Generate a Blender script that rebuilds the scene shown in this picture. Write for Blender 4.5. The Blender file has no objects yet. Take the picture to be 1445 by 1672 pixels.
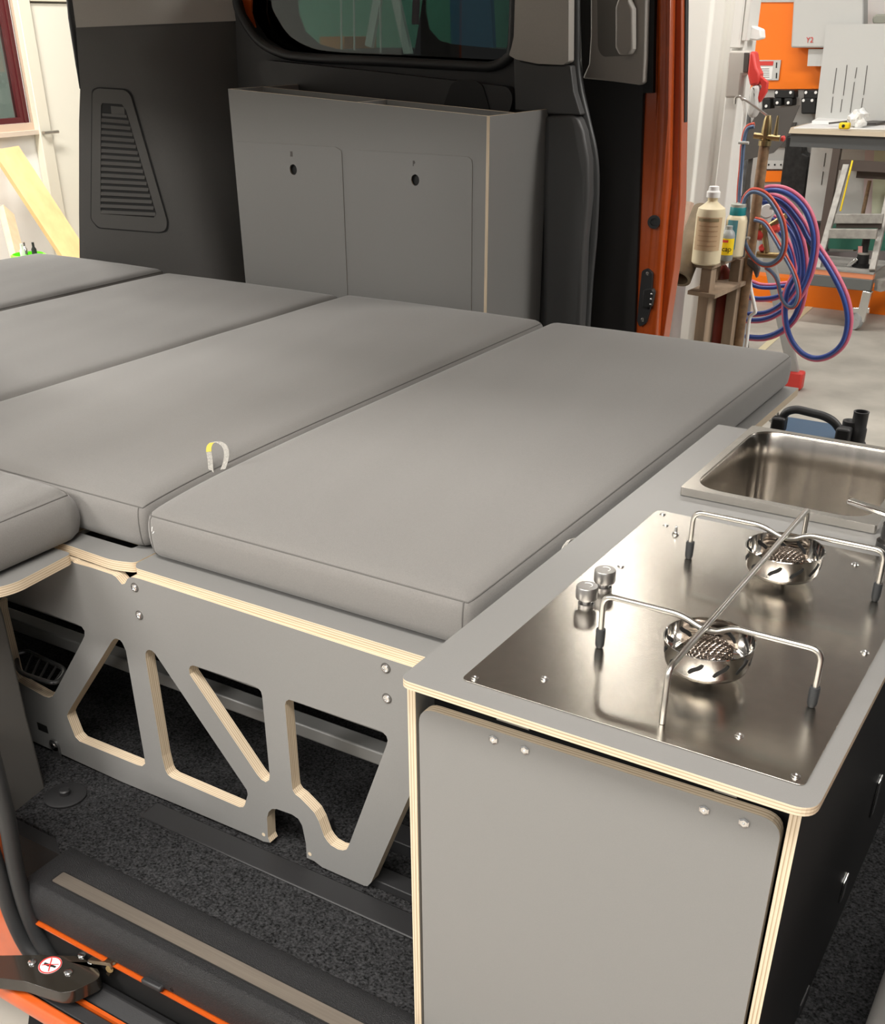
import bpy, bmesh, math, random
from mathutils import Vector, Matrix
from mathutils.geometry import tessellate_polygon
random.seed(7)
V = Vector
scene = bpy.context.scene
COL = scene.collection

# ------------------------------------------------------------------ camera
S = 0.77
CAM = V((.664*S, -.973*S, .710*S+.95))
F_PX, PX, PY = 1769.463, 721.867, 1088.252
YAW, PITCH, ROLL = -.555, .531, -.004
_fw = V((math.sin(YAW)*math.cos(PITCH), math.cos(YAW)*math.cos(PITCH), -math.sin(PITCH)))
_r = V((math.cos(YAW), -math.sin(YAW), 0)); _u = _r.cross(_fw)
RIGHT = _r*math.cos(ROLL)+_u*math.sin(ROLL); UP = -_r*math.sin(ROLL)+_u*math.cos(ROLL); FW = _fw
cam_data = bpy.data.cameras.new('camera'); cam = bpy.data.objects.new('camera', cam_data); COL.objects.link(cam)
cam.matrix_world = Matrix(((RIGHT.x, UP.x, -FW.x, CAM.x), (RIGHT.y, UP.y, -FW.y, CAM.y), (RIGHT.z, UP.z, -FW.z, CAM.z), (0, 0, 0, 1)))
cam_data.sensor_fit = 'VERTICAL'; cam_data.sensor_height = 36.0
cam_data.lens = F_PX/1672*36.0
cam_data.shift_x = (722.5-PX)/1672; cam_data.shift_y = (PY-836)/1672
cam_data.clip_start = .02; cam_data.clip_end = 60
scene.camera = cam

# ------------------------------------------------------------------ world, exposure
w = bpy.data.worlds.new('world'); scene.world = w; w.use_nodes = True
w.node_tree.nodes['Background'].inputs[0].default_value = (1.0, .98, .96, 1)
w.node_tree.nodes['Background'].inputs[1].default_value = .26
scene.view_settings.view_transform = 'Standard'; scene.view_settings.look = 'None'
scene.view_settings.gamma = 1; scene.view_settings.use_curve_mapping = False
scene.view_settings.exposure = 0.0
try:
    scene.cycles.use_denoising = True
    scene.cycles.max_bounces = 8; scene.cycles.caustics_reflective = False; scene.cycles.caustics_refractive = False
    scene.cycles.sample_clamp_indirect = 4
except Exception: pass

# ------------------------------------------------------------------ material helpers
MATS = {}
def mat(name, col, rough=.5, metal=0, noise=0, nscale=30, bump=0, bscale=200, coat=0, spec=.5, aniso=0, emit=0, trans=0, alpha=1, tangent=None, stretch=None, sheen=0):
    m = bpy.data.materials.new(name); m.use_nodes = True; nt = m.node_tree; N = nt.nodes; L = nt.links
    b = N['Principled BSDF']; b.inputs['Base Color'].default_value = (*col, 1)
    b.inputs['Roughness'].default_value = rough; b.inputs['Metallic'].default_value = metal
    b.inputs['Specular IOR Level'].default_value = spec
    b.inputs['Coat Weight'].default_value = coat; b.inputs['Coat Roughness'].default_value = .08
    if aniso: b.inputs['Anisotropic'].default_value = aniso
    if sheen: b.inputs['Sheen Weight'].default_value = sheen; b.inputs['Sheen Roughness'].default_value = .5
    if trans: b.inputs['Transmission Weight'].default_value = trans
    if alpha < 1: b.inputs['Alpha'].default_value = alpha
    if emit: b.inputs['Emission Color'].default_value = (*col, 1); b.inputs['Emission Strength'].default_value = emit
    tc = N.new('ShaderNodeTexCoord'); src = tc.outputs['Object']
    if stretch:
        mp = N.new('ShaderNodeMapping'); mp.inputs['Scale'].default_value = stretch; L.new(src, mp.inputs[0]); src = mp.outputs[0]
    if noise:
        n = N.new('ShaderNodeTexNoise'); n.inputs['Scale'].default_value = nscale; n.inputs['Detail'].default_value = 4; L.new(src, n.inputs['Vector'])
        r = N.new('ShaderNodeValToRGB'); e = r.color_ramp.elements
        e[0].position = .3; e[1].position = .7
        e[0].color = (*[max(0, c*(1-noise)) for c in col], 1); e[1].color = (*[min(1, c*(1+noise)) for c in col], 1)
        L.new(n.outputs['Fac'], r.inputs[0]); L.new(r.outputs[0], b.inputs['Base Color'])
    if bump:
        n2 = N.new('ShaderNodeTexNoise'); n2.inputs['Scale'].default_value = bscale; n2.inputs['Detail'].default_value = 3; L.new(src, n2.inputs['Vector'])
        bp_ = N.new('ShaderNodeBump'); bp_.inputs['Strength'].default_value = bump; bp_.inputs['Distance'].default_value = .002
        L.new(n2.outputs['Fac'], bp_.inputs['Height']); L.new(bp_.outputs[0], b.inputs['Normal'])
    if tangent is not None:
        t = N.new('ShaderNodeCombineXYZ')
        for i in range(3): t.inputs[i].default_value = tangent[i]
        L.new(t.outputs[0], b.inputs['Tangent'])
    MATS[name] = m
    return m
def ply_mat(name, axis, pitch=.0036, dark=1.0):
    """birch plywood end grain: thin veneer layers stacked along one axis"""
    m = bpy.data.materials.new(name); m.use_nodes = True; nt = m.node_tree; N = nt.nodes; L = nt.links
    b = N['Principled BSDF']; b.inputs['Roughness'].default_value = .55
    tc = N.new('ShaderNodeTexCoord'); sp = N.new('ShaderNodeSeparateXYZ'); L.new(tc.outputs['Object'], sp.inputs[0])
    mu = N.new('ShaderNodeMath'); mu.operation = 'MULTIPLY'; mu.inputs[1].default_value = 1/pitch; L.new(sp.outputs[axis], mu.inputs[0])
    nz = N.new('ShaderNodeTexNoise'); nz.inputs['Scale'].default_value = 60
    mp = N.new('ShaderNodeMapping'); sc = [.25, .25, .25]; sc[axis] = 6; mp.inputs['Scale'].default_value = sc
    L.new(tc.outputs['Object'], mp.inputs[0]); L.new(mp.outputs[0], nz.inputs['Vector'])
    ad = N.new('ShaderNodeMath'); ad.operation = 'MULTIPLY_ADD'; ad.inputs[1].default_value = .5; L.new(nz.outputs['Fac'], ad.inputs[0]); L.new(mu.outputs[0], ad.inputs[2])
    fr = N.new('ShaderNodeMath'); fr.operation = 'FRACT'; L.new(ad.outputs[0], fr.inputs[0])
    r = N.new('ShaderNodeValToRGB'); e = r.color_ramp.elements
    e[0].position = .0; e[0].color = (.33*dark, .245*dark, .155*dark, 1)
    e[1].position = .22; e[1].color = (.62*dark, .51*dark, .37*dark, 1)
    x = e.new(.75); x.color = (.70*dark, .59*dark, .44*dark, 1); y = e.new(.95); y.color = (.42*dark, .30*dark, .18*dark, 1)
    L.new(fr.outputs[0], r.inputs[0]); L.new(r.outputs[0], b.inputs['Base Color'])
    MATS[name] = m; return m

LAM = mat('grey_laminate', (.215, .212, .205), .42, noise=.03, nscale=900, bump=.04, bscale=900)
PLY = [ply_mat('plywood_edge_x', 0), ply_mat('plywood_edge_y', 1), ply_mat('plywood_edge_z', 2)]
FAB = mat('grey_fabric', (.192, .184, .174), .9, noise=.05, nscale=500, bump=.25, bscale=900, sheen=.25, spec=.2)
SEAM = mat('grey_seam', (.12, .115, .108), .9)
CARPET = mat('charcoal_carpet', (.024, .024, .025), .95, noise=.95, nscale=280, bump=1, bscale=260, spec=.1)
DPL = mat('dark_grey_plastic', (.095, .091, .086), .62, noise=.06, nscale=700, bump=.15, bscale=700)
DPL2 = mat('black_plastic', (.017, .017, .018), .5, bump=.1, bscale=600)
LPL = mat('light_grey_plastic', (.42, .395, .36), .6, noise=.03, nscale=500)
BLACK = mat('black', (.006, .006, .006), .6)
RUB = mat('rubber', (.022, .023, .024), .5)
ORG = mat('orange_paint', (.50, .08, .008), .35, noise=.06, nscale=40, coat=.6)
STEEL = mat('brushed_steel', (.54, .51, .46), .27, 1, noise=.04, nscale=80, bump=.03, bscale=300, aniso=.7, tangent=(.75, -.66, 0))
SINKM = mat('sink_steel', (.50, .47, .43), .22, 1, noise=.12, nscale=25, stretch=(3, 3, .15), bump=.03, bscale=60)
CHROME = mat('polished_steel', (.72, .70, .67), .09, 1)
WIRE = mat('wire_steel', (.62, .60, .56), .3, 1)
ZINC = mat('zinc_screw', (.75, .75, .74), .2, 1)
WHITE = mat('white_paint', (.80, .79, .75), .6, noise=.02, nscale=6)
CREAM = mat('cream_paint', (.78, .75, .64), .5)
CONC = mat('concrete', (.40, .375, .33), .55, noise=.22, nscale=3.2, bump=.1, bscale=30)
BORG = mat('bright_orange', (.95, .20, .003), .4)
LGREY = mat('pale_grey_sheet', (.56, .56, .54), .5)
DGREY = mat('dark_grey_sheet', (.075, .068, .062), .5)
BROWN = mat('brown_pole', (.24, .15, .08), .55, noise=.35, nscale=40, bump=.3, bscale=60)
WOOD = mat('pine_wood', (.76, .48, .22), .6, noise=.12, nscale=12, stretch=(1, 1, .15))
OLDW = mat('aged_wood', (.30, .22, .15), .8, noise=.3, nscale=18, stretch=(1, 1, .2))
GREEN = mat('dark_green', (.02, .12, .08), .6)
LIME = mat('lime_plastic', (.2, .8, .02), .5)
BLUEH = mat('blue_hose', (.035, .075, .30), .4)
PINKH = mat('pink_hose', (.62, .14, .22), .45)
REDH = mat('red_hose', (.62, .09, .05), .45)
GBH = mat('grey_blue_hose', (.12, .18, .30), .45)
WCAB = mat('white_cable', (.85, .85, .82), .5)
BRASS = mat('brass', (.42, .33, .17), .35, 1)
REDP = mat('red_plastic', (.66, .05, .04), .45)
MAROON = mat('maroon_frame', (.085, .012, .014), .4)
BOTC = mat('cream_bottle', (.80, .70, .48), .45)
TAN = mat('tan_label', (.62, .44, .26), .6)
TEAL = mat('teal', (.01, .22, .24), .4)
YEL = mat('yellow', (.95, .68, .01), .5)
FELT = mat('olive_felt', (.23, .18, .12), .95, noise=.15, nscale=30)
CYL = mat('red_cylinder', (.30, .05, .03), .45, noise=.2, nscale=14)
BLUEC = mat('blue_case', (.035, .075, .13), .45)
ALU = mat('aluminium', (.36, .34, .31), .55, .3, noise=.2, nscale=30)
PAPER = mat('white_paper', (.88, .88, .86), .7)
PLAST = mat('clear_wrap', (.85, .85, .85), .15, trans=.5)
PINKW = mat('pinkish_panel', (.60, .48, .48), .6)
PALEG = mat('pale_green_panel', (.60, .62, .46), .6)
SCUFF = mat('scuff_steel', (.40, .345, .29), .36, .8, noise=.08, nscale=10, stretch=(1, 40, 1))
GLASSD = None
def glass_mat():
    m = bpy.data.materials.new('tinted_glass'); m.use_nodes = True; nt = m.node_tree; N = nt.nodes; L = nt.links
    N.remove(N['Principled BSDF']); tr = N.new('ShaderNodeBsdfTransparent'); tr.inputs[0].default_value = (.23, .28, .26, 1)
    gl = N.new('ShaderNodeBsdfGlossy'); gl.inputs[0].default_value = (1, 1, 1, 1); gl.inputs['Roughness'].default_value = .02
    fr = N.new('ShaderNodeFresnel'); fr.inputs[0].default_value = 1.45; mx = N.new('ShaderNodeMixShader')
    L.new(fr.outputs[0], mx.inputs[0]); L.new(tr.outputs[0], mx.inputs[1]); L.new(gl.outputs[0], mx.inputs[2]); L.new(mx.outputs[0], N['Material Output'].inputs[0])
    return m
GLASSD = glass_mat()
CLEAR = glass_mat(); CLEAR.name = 'clear_glass'
for n_ in CLEAR.node_tree.nodes:
    if n_.type == 'BSDF_TRANSPARENT': n_.inputs[0].default_value = (.92, .95, .94, 1)

# ------------------------------------------------------------------ geometry helpers
def at(a, b, x=None, y=None, z=None, P=None, N=None):
    """point where the line of sight through photo pixel (a, b) meets an axis plane or the plane (P, N)"""
    d = FW + RIGHT*((a-PX)/F_PX) - UP*((b-PY)/F_PX)
    if P is not None: return CAM + d*((P-CAM).dot(N)/d.dot(N))
    for k, v in enumerate((x, y, z)):
        if v is not None: return CAM + d*((v-CAM[k])/d[k])
def root_loc(p):
    while p.parent: p = p.parent
    return p.location
def obj(name, bm, mats, parent=None, smooth=False, label=None, bevel=0, seg=2):
    me = bpy.data.meshes.new(name)
    if isinstance(bm, bmesh.types.BMesh):
        bmesh.ops.recalc_face_normals(bm, faces=bm.faces); bm.to_mesh(me); bm.free()
    else: me = bm
    me.name = name
    for m in (mats if isinstance(mats, (list, tuple)) else [mats]): me.materials.append(m)
    o = bpy.data.objects.new(name, me); COL.objects.link(o)
    if smooth:
        for p in me.polygons: p.use_smooth = True
        try: me.set_sharp_from_angle(angle=math.radians(38 if smooth is True else smooth))
        except Exception: pass
    if bevel:
        md = o.modifiers.new('bevel', 'BEVEL'); md.width = bevel; md.segments = seg; md.limit_method = 'ANGLE'; md.angle_limit = math.radians(40)
        if not smooth:
            for p in me.polygons: p.use_smooth = True
            try: me.set_sharp_from_angle(angle=math.radians(30))
            except Exception: pass
    if parent is not None:
        o.parent = parent
        o.location = -parent.location if parent.parent is None else V((0, 0, 0))
        if parent.get('single'): o.location = V((0, 0, 0))
    if label: o['label'] = label
    return o
def thing(name, label, cat, loc, group=None):
    o = bpy.data.objects.new(name, None); COL.objects.link(o); o.location = V(loc); o['label'] = label; o['category'] = cat
    o.empty_display_size = .05
    if group: o['group'] = group
    return o
def one(name, bm, mats, label, cat, group=None, **k):
    """a thing that is one mesh: origin moved to its base"""
    o = obj(name, bm, mats, None, **k)
    vs = [v.co for v in o.data.vertices]
    c = V(((min(v.x for v in vs)+max(v.x for v in vs))/2, (min(v.y for v in vs)+max(v.y for v in vs))/2, min(v.z for v in vs)))
    o.data.transform(Matrix.Translation(-c)); o.location = c
    o['label'] = label; o['category'] = cat
    if group: o['group'] = group
    return o
def struct(name, bm, mats, **k):
    o = obj(name, bm, mats, None, **k); o['kind'] = 'structure'; return o
def BM(): return bmesh.new()
def box(bm, x0, x1, y0, y1, z0, z1, mi=0):
    vs = [bm.verts.new((x, y, z)) for x in (x0, x1) for y in (y0, y1) for z in (z0, z1)]
    for f in ((0, 1, 3, 2), (4, 6, 7, 5), (0, 4, 5, 1), (2, 3, 7, 6), (0, 2, 6, 4), (1, 5, 7, 3)):
        fa = bm.faces.new([vs[i] for i in f]); fa.material_index = mi
    return bm
def obox(bm, c, ux, uy, uz, mi=0):
    """box with half axes ux, uy, uz about c"""
    vs = [bm.verts.new(V(c)+ux*a+uy*b+uz*d) for a in (-1, 1) for b in (-1, 1) for d in (-1, 1)]
    for f in ((0, 1, 3, 2), (4, 6, 7, 5), (0, 4, 5, 1), (2, 3, 7, 6), (0, 2, 6, 4), (1, 5, 7, 3)):
        bm.faces.new([vs[i] for i in f]).material_index = mi
    return bm
def bar(bm, p, q, w, h, up=V((0, 0, 1)), mi=0):
    p, q = V(p), V(q); d = (q-p); L = d.length/2; d.normalize(); s = d.cross(up)
    if s.length < 1e-4: s = V((1, 0, 0))
    s.normalize(); t = s.cross(d)
    return obox(bm, (p+q)/2, d*L, s*w/2, t*h/2, mi)
def smooth_path(pts, n=8):
    pts = [V(p) for p in pts]; P = [pts[0]]+pts+[pts[-1]]; out = []
    for i in range(1, len(P)-2):
        a, b, c, d = P[i-1], P[i], P[i+1], P[i+2]
        for k in range(n):
            t = k/n
            out.append(.5*((2*b)+(c-a)*t+(2*a-5*b+4*c-d)*t*t+(-a+3*b-3*c+d)*t**3))
    out.append(pts[-1]); return out
def fillet_path(pts, r, n=5):
    pts = [V(p) for p in pts]; out = [pts[0]]
    for i in range(1, len(pts)-1):
        a, b, c = pts[i-1], pts[i], pts[i+1]; d1 = (a-b); d2 = (c-b); rr = min(r, d1.length*.45, d2.length*.45)
        p, q = b+d1.normalized()*rr, b+d2.normalized()*rr
        for k in range(n+1):
            t = k/n; out.append(p*(1-t)**2+b*2*t*(1-t)+q*t*t)
    out.append(pts[-1]); return out
def tube(bm, path, r, n=10, closed=False, mi=0):
    path = [V(p) for p in path]; m = len(path); rings = []; prev = None
    for i, p in enumerate(path):
        if closed: d = path[(i+1) % m]-path[i-1]
        else: d = path[min(i+1, m-1)]-path[max(i-1, 0)]
        d.normalize()
        if prev is None:
            a = V((0, 0, 1)) if abs(d.z) < .9 else V((1, 0, 0)); s = d.cross(a).normalized()
        else: s = (prev-d*prev.dot(d)).normalized()
        prev = s; t = d.cross(s); rr = r[i] if isinstance(r, (list, tuple)) else r
        rings.append([bm.verts.new(p+(s*math.cos(2*math.pi*k/n)+t*math.sin(2*math.pi*k/n))*rr) for k in range(n)])
    for i in range(m if closed else m-1):
        A, B_ = rings[i], rings[(i+1) % m]
        for k in range(n): bm.faces.new((A[k], A[(k+1) % n], B_[(k+1) % n], B_[k])).material_index = mi
    if not closed:
        bm.faces.new(rings[0][::-1]).material_index = mi; bm.faces.new(rings[-1]).material_index = mi
    return bm
def lathe(bm, c, prof, n=32, axis=V((0, 0, 1)), mi=0, cap=True):
    """profile [(radius, height)] turned about an axis through c"""
    c = V(c); a = V(axis).normalized(); s = a.cross(V((1, 0, 0)) if abs(a.x) < .9 else V((0, 1, 0))).normalized(); t = a.cross(s); rings = []
    for r, h in prof:
        if r < 1e-6: rings.append([bm.verts.new(c+a*h)])
        else: rings.append([bm.verts.new(c+a*h+(s*math.cos(2*math.pi*k/n)+t*math.sin(2*math.pi*k/n))*r) for k in range(n)])
    for A, B_ in zip(rings, rings[1:]):
        for k in range(n):
            k2 = (k+1) % n
            if len(A) == 1 and len(B_) == 1: continue
            if len(A) == 1: f = bm.faces.new((A[0], B_[k2], B_[k]))
            elif len(B_) == 1: f = bm.faces.new((A[k], A[k2], B_[0]))
            else: f = bm.faces.new((A[k], A[k2], B_[k2], B_[k]))
            f.material_index = mi
    if cap:
        if len(rings[0]) > 1: bm.faces.new(rings[0][::-1]).material_index = mi
        if len(rings[-1]) > 1: bm.faces.new(rings[-1]).material_index = mi
    return bm
def rpoly(pts, r, n=6):
    """round the corners of a 2D polygon"""
    out = []; m = len(pts)
    for i in range(m):
        a, b, c = V(pts[i-1]), V(pts[i]), V(pts[(i+1) % m]); rr = r[i] if isinstance(r, (list, tuple)) else r
        if rr <= 0: out.append(b); continue
        d1, d2 = a-b, c-b; rr = min(rr, d1.length*.48, d2.length*.48); p, q = b+d1.normalized()*rr, b+d2.normalized()*rr
        for k in range(n+1):
            t = k/n; out.append(p*(1-t)**2+b*2*t*(1-t)+q*t*t)
    return out
def prism(bm, outer, O, U, W, T, holes=(), fi=0, ei=1):
    """a 2D outline (with holes) in the frame O, U, W, given thickness T (a vector)"""
    O, U, W, T = V(O), V(U), V(W), V(T); loops = [[(p[0], p[1]) for p in l] for l in [outer, *holes]]
    flat = [p for l in loops for p in l]
    tris = tessellate_polygon([[V((p[0], p[1], 0)) for p in l] for l in loops])
    A = [bm.verts.new(O+U*p[0]+W*p[1]) for p in flat]; B_ = [bm.verts.new(O+U*p[0]+W*p[1]+T) for p in flat]
    for t in tris:
        try:
            bm.faces.new([A[i] for i in t]).material_index = fi; bm.faces.new([B_[i] for i in reversed(t)]).material_index = fi
        except ValueError: pass
    k = 0
    for l in loops:
        m = len(l)
        for i in range(m):
            j = (i+1) % m
            try: bm.faces.new((A[k+i], A[k+j], B_[k+j], B_[k+i])).material_index = ei
            except ValueError: pass
        k += m
    return bm
EX, EY, EZ = V((1, 0, 0)), V((0, 1, 0)), V((0, 0, 1))
def pp_y(pts, y):   # photo outline -> (x, z) on the plane y
    return [((p := at(a, b, y=y)).x, p.z) for a, b in pts]
def wall_poly(bm, pts, y, t, holes=(), r=0, fi=0, ei=0):
    o = pp_y(pts, y); o = rpoly(o, r) if r else o
    return prism(bm, o, V((0, y, 0)), EX, EZ, V((0, t, 0)), [pp_y(h, y) for h in holes], fi, ei)
def rect(x0, x1, y0, y1): return [(x0, y0), (x1, y0), (x1, y1), (x0, y1)]
def bottle(bm, c, prof, n=28, sq=0, **k):
    return lathe(bm, c, prof, n, **k)
def text(name, body, size, O, U, W, m, parent, ext=.0004):
    cu = bpy.data.curves.new(name, 'FONT'); cu.body = body; cu.size = size; cu.extrude = ext; cu.align_x = 'CENTER'; cu.align_y = 'CENTER'
    tmp = bpy.data.objects.new(name, cu); COL.objects.link(tmp); dg = bpy.context.evaluated_depsgraph_get()
    me = bpy.data.meshes.new_from_object(tmp.evaluated_get(dg)); bpy.data.objects.remove(tmp)
    U, W = V(U).normalized(), V(W).normalized(); N_ = U.cross(W)
    me.transform(Matrix(((U.x, W.x, N_.x, O[0]), (U.y, W.y, N_.y, O[1]), (U.z, W.z, N_.z, O[2]), (0, 0, 0, 1))))
    return obj(name, me, m, parent)

# ------------------------------------------------------------------ lights of the workshop
def lamp(cx, cy, cz, ang, L, label, power, wdt=.25, glow=8):
    r = thing('ceiling_lamp', label, 'ceiling lamp', (cx, cy, cz), 'workshop ceiling lamps')
    r.rotation_euler = (0, 0, ang)
    m = mat('lamp_diffuser', (1, .95, .86), .5, emit=glow)
    b = obj('diffuser', box(BM(), -L/2, L/2, -wdt/2, wdt/2, -.03, 0), m); b.parent = r; b.location = (0, 0, 0)
    h = obj('housing', box(BM(), -L/2-.02, L/2+.02, -wdt/2-.03, wdt/2+.03, .001, .08), WHITE); h.parent = r; h.location = (0, 0, 0)
    ld = bpy.data.lights.new('lamp_light', 'AREA'); ld.shape = 'RECTANGLE'; ld.size = L; ld.size_y = wdt; ld.energy = power; ld.color = (1, .968, .925)
    lo = bpy.data.objects.new('lamp_light', ld); COL.objects.link(lo); lo.parent = r; lo.location = (0, 0, -.045)
lamp(.8, -3.4, 3.3, .1, 2.8, 'low ceiling lamp farthest outside the open side door, behind the viewer', 80, .9)
lamp(.6, -1.5, 4.2, .1, 2.8, 'high ceiling lamp just outside the open side door', 150, 1.0)
lamp(-2.5, -2.7, 3.0, .1, 1.6, 'ceiling lamp outside near the rear side window', 170, .6)
lamp(-1.9, 4.9, 4.0, -.1, 2.6, 'long ceiling lamp beyond the white column', 70, .4)
lamp(-.842, 2.75, 2.42, -.707, .80, 'added slanting strip lamp outside the far side door, for the streak on the hob', 2, .045, 45)  # unseen strip, added so the hob plate mirrors a bright streak
lamp(1.5, 3.0, 2.7, .1, 1.8, 'long ceiling lamp beyond the front of the van', 58, .5)
lamp(-4.6, 2.6, 3.4, 1.57, 2.0, 'ceiling lamp in front of the window wall behind the van', 190, .4)

lamp(-6.5, 2.6, 3.2, 1.57, 1.6, 'added lamp brightening the room behind the maroon window', 60, .4)  # unseen lamp, added so the view through the glass is not dark

# ------------------------------------------------------------------ workshop shell
struct('floor', box(BM(), -9, 6, -5, 10, -.05, 0), CONC)
struct('wall_back', box(BM(), -9, 6, 9.2, 9.3, 0, 4.6), WHITE)
bm = BM(); WX = -5.6
# left wall (x = WX) with window opening
pw = [at(a, b, x=WX) for a, b in ((0, 208), (50, 200), (24, 0))]
wy1 = pw[1].y; wz0 = pw[1].z; GY = at(17, 100, x=WX-.01).y; GM2 = at(31, 100, x=WX).y; GM3 = at(27, 100, x=WX).y
prism(bm, rect(-4.5, 9.2, 0, 4.6), (WX, 0, 0), EY, EZ, (-.12, 0, 0), [rect(wy1-1.5, wy1, wz0, wz0+1.3)][:1], 0, 0)
struct('wall_left', bm, WHITE)
bm = BM(); prism(bm, rect(wy1-1.54, wy1+.04, wz0-.04, wz0+1.34), (WX+.015, 0, 0), EY, EZ, (-.02, 0, 0), [rect(wy1-1.5, wy1, wz0, wz0+1.3)], 0, 0)
struct('trim_1', bm, mat('beige_casing', (.55, .42, .32), .6))
r = bpy.data.objects.new('window_1', None); COL.objects.link(r); r.location = (WX, wy1-.75, wz0); r['kind'] = 'structure'
bm = BM(); prism(bm, rect(wy1-1.5, wy1, wz0, wz0+1.3), (WX-.01, 0, 0), EY, EZ, (-.05, 0, 0), [rect(wy1-1.42, GY, wz0+.03, wz0+1.22)], 0, 0)
prism(bm, rect(GM3-.012, GM3+.0, wz0+.0, wz0+1.3), (WX-.003, 0, 0), EY, EZ, (-.02, 0, 0), [], 0, 0)
obj('window_frame', bm, MAROON, r)
obj('pane', box(BM(), WX-.045, WX-.04, wy1-1.42, GY, wz0+.03, wz0+1.22), CLEAR, r)
obj('sill_ledge', box(BM(), WX-.008, WX+.05, wy1-1.56, wy1+.05, wz0-.065, wz0-.04), mat('beige_sill', (.6, .5, .4), .6), r)
one('storage_crate', box(BM(), WX-.5, WX-.3, wy1-1.0, wy1-.2, wz0-.05, wz0+.2), LGREY, 'pale grey box standing behind the maroon window', 'box', bevel=.01)
struct('wall_beyond', box(BM(), WX-1.6, WX-1.5, -1, 6, 0, 4), mat('pale_teal_wall', (.62, .72, .68), .7))
# cream door beside the window
a1 = at(52, 100, x=WX).y; a2 = at(92, 100, x=WX).y
dr = bpy.data.objects.new('door_1', None); COL.objects.link(dr); dr.location = (WX, a1+.5, 0); dr['kind'] = 'structure'
dz = at(75, 6, x=WX).z
obj('door_leaf', box(BM(), WX+.002, WX+.04, a1+.02, a1+1.0, 0, dz), CREAM, dr, bevel=.004)
bm = BM(); box(bm, WX+.001, WX+.06, a1-.08, a1+.01, 0, dz+.1); box(bm, WX+.001, WX+.055, a1+.01, a1+1.08, dz+.01, dz+.12)
obj('door_frame', bm, mat('cream_casing', (.72, .68, .56), .5), dr, bevel=.004)
h = at(83, 216, x=WX+.08)
bm = BM(); tube(bm, [h+V((-.04, -.05, 0)), h+V((.0, -.05, 0)), h+V((0, .06, 0))], .009); obj('door_handle', bm, mat('satin_handle', (.5, .47, .42), .3, 1), dr)
# wooden boards leaning on the wall
bm = BM(); p0, p1 = at(8, 244, x=WX+.12), at(78, 440, x=WX+.55)
bar(bm, p0+V((0, .0, 0)), V((WX+.75, p1.y+.24, .03)), .19, .03, V((1, 0, 0)))
one('leaning_board', bm, WOOD, 'wide yellow pine board leaning against the white wall beneath the window', 'board')
bm = BM(); q0, q1 = at(10, 345, x=WX+.2), at(30, 425, x=WX+.5)
d = (q1-q0); bar(bm, q0, q0+d*(q0.z-.03)/(q0.z-q1.z), .09, .04, V((1, 0, 0)))
one('leaning_batten', bm, mat('pale_wood', (.72, .52, .34), .6, noise=.1, nscale=15), 'narrow pale batten leaning left of the wide yellow board', 'board')
g = at(46, 416, x=-4.0)
tb = thing('green_caddy', 'lime green plastic caddy holding small clear bottles, behind the bed', 'caddy', (g.x, g.y, 0))
bm = BM(); lathe(bm, (g.x, g.y, g.z-.12), [(.055, 0), (.075, .03), (.08, .12), (.07, .125), (.068, .1), (0, .1)], 24); obj('tub', bm, LIME, tb, smooth=True)
bm = BM(); lathe(bm, (g.x, g.y, 0), [(.14, 0), (.14, .015), (.02, .03), (.02, g.z-.12)], 20); obj('stand', bm, DPL2, tb, smooth=True)
for k, (dx, dy) in enumerate(((0, -.03), (.01, .03), (-.03, .01))):
    bm = BM(); lathe(bm, (g.x+dx, g.y+dy, g.z-.018), [(.012, 0), (.012, .04), (.006, .05), (.006, .07), (0, .07)], 12); obj('small_bottle', bm, [PAPER, DPL2, CHROME][k], tb, smooth=True)

# ------------------------------------------------------------------ camper van
VF = .41
van = thing('camper_van', 'orange camper van with dark grey trim, open side doors and tailgate, around the bed', 'van', (-.8, .95, 0))
def vp(name, bm, m, **k): return obj(name, bm, m, van, **k)
bm = BM(); box(bm, -2.45, 2.2, .035, 2.0, .30, VF); vp('floor_pan', bm, DPL2)
# carpet: raised grain patch in front of the leg panel and under the bed
cp = [at(a, b, z=VF+.006) for a, b in ((66, 1381), (190, 1450), (60, 1395))]
bm = BM(); prism(bm, [(-2.4, .06), (-.92, .06), (-.70, .058), (-.665, .036), (2.1, .036), (2.1, 1.95), (-2.4, 1.95)], (0, 0, VF), EX, EY, (0, 0, .006), [], 0, 0); vp('carpet', bm, CARPET)
bm = BM(); box(bm, -.62, .39, .160, .2, VF+.0065, VF+.010); box(bm, -.30, .39, .22, .25, VF+.0065, VF+.022)
box(bm, -.24, .39, .30, .34, VF+.0065, VF+.03); box(bm, -.38, -.33, .262, .29, VF+.0065, VF+.04)
vp('seat_rail', bm, DPL2, bevel=.003)
for nm, (a, b) in (('floor_cap', (107, 1300)),):
    c = at(a, b, z=VF+.007); bm = BM(); lathe(bm, c, [(.034, 0), (.034, .003), (.03, .005), (.009, .005), (.009, .012), (.007, .014), (0, .014)], 32); vp(nm, bm, DPL2, smooth=True)
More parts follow.
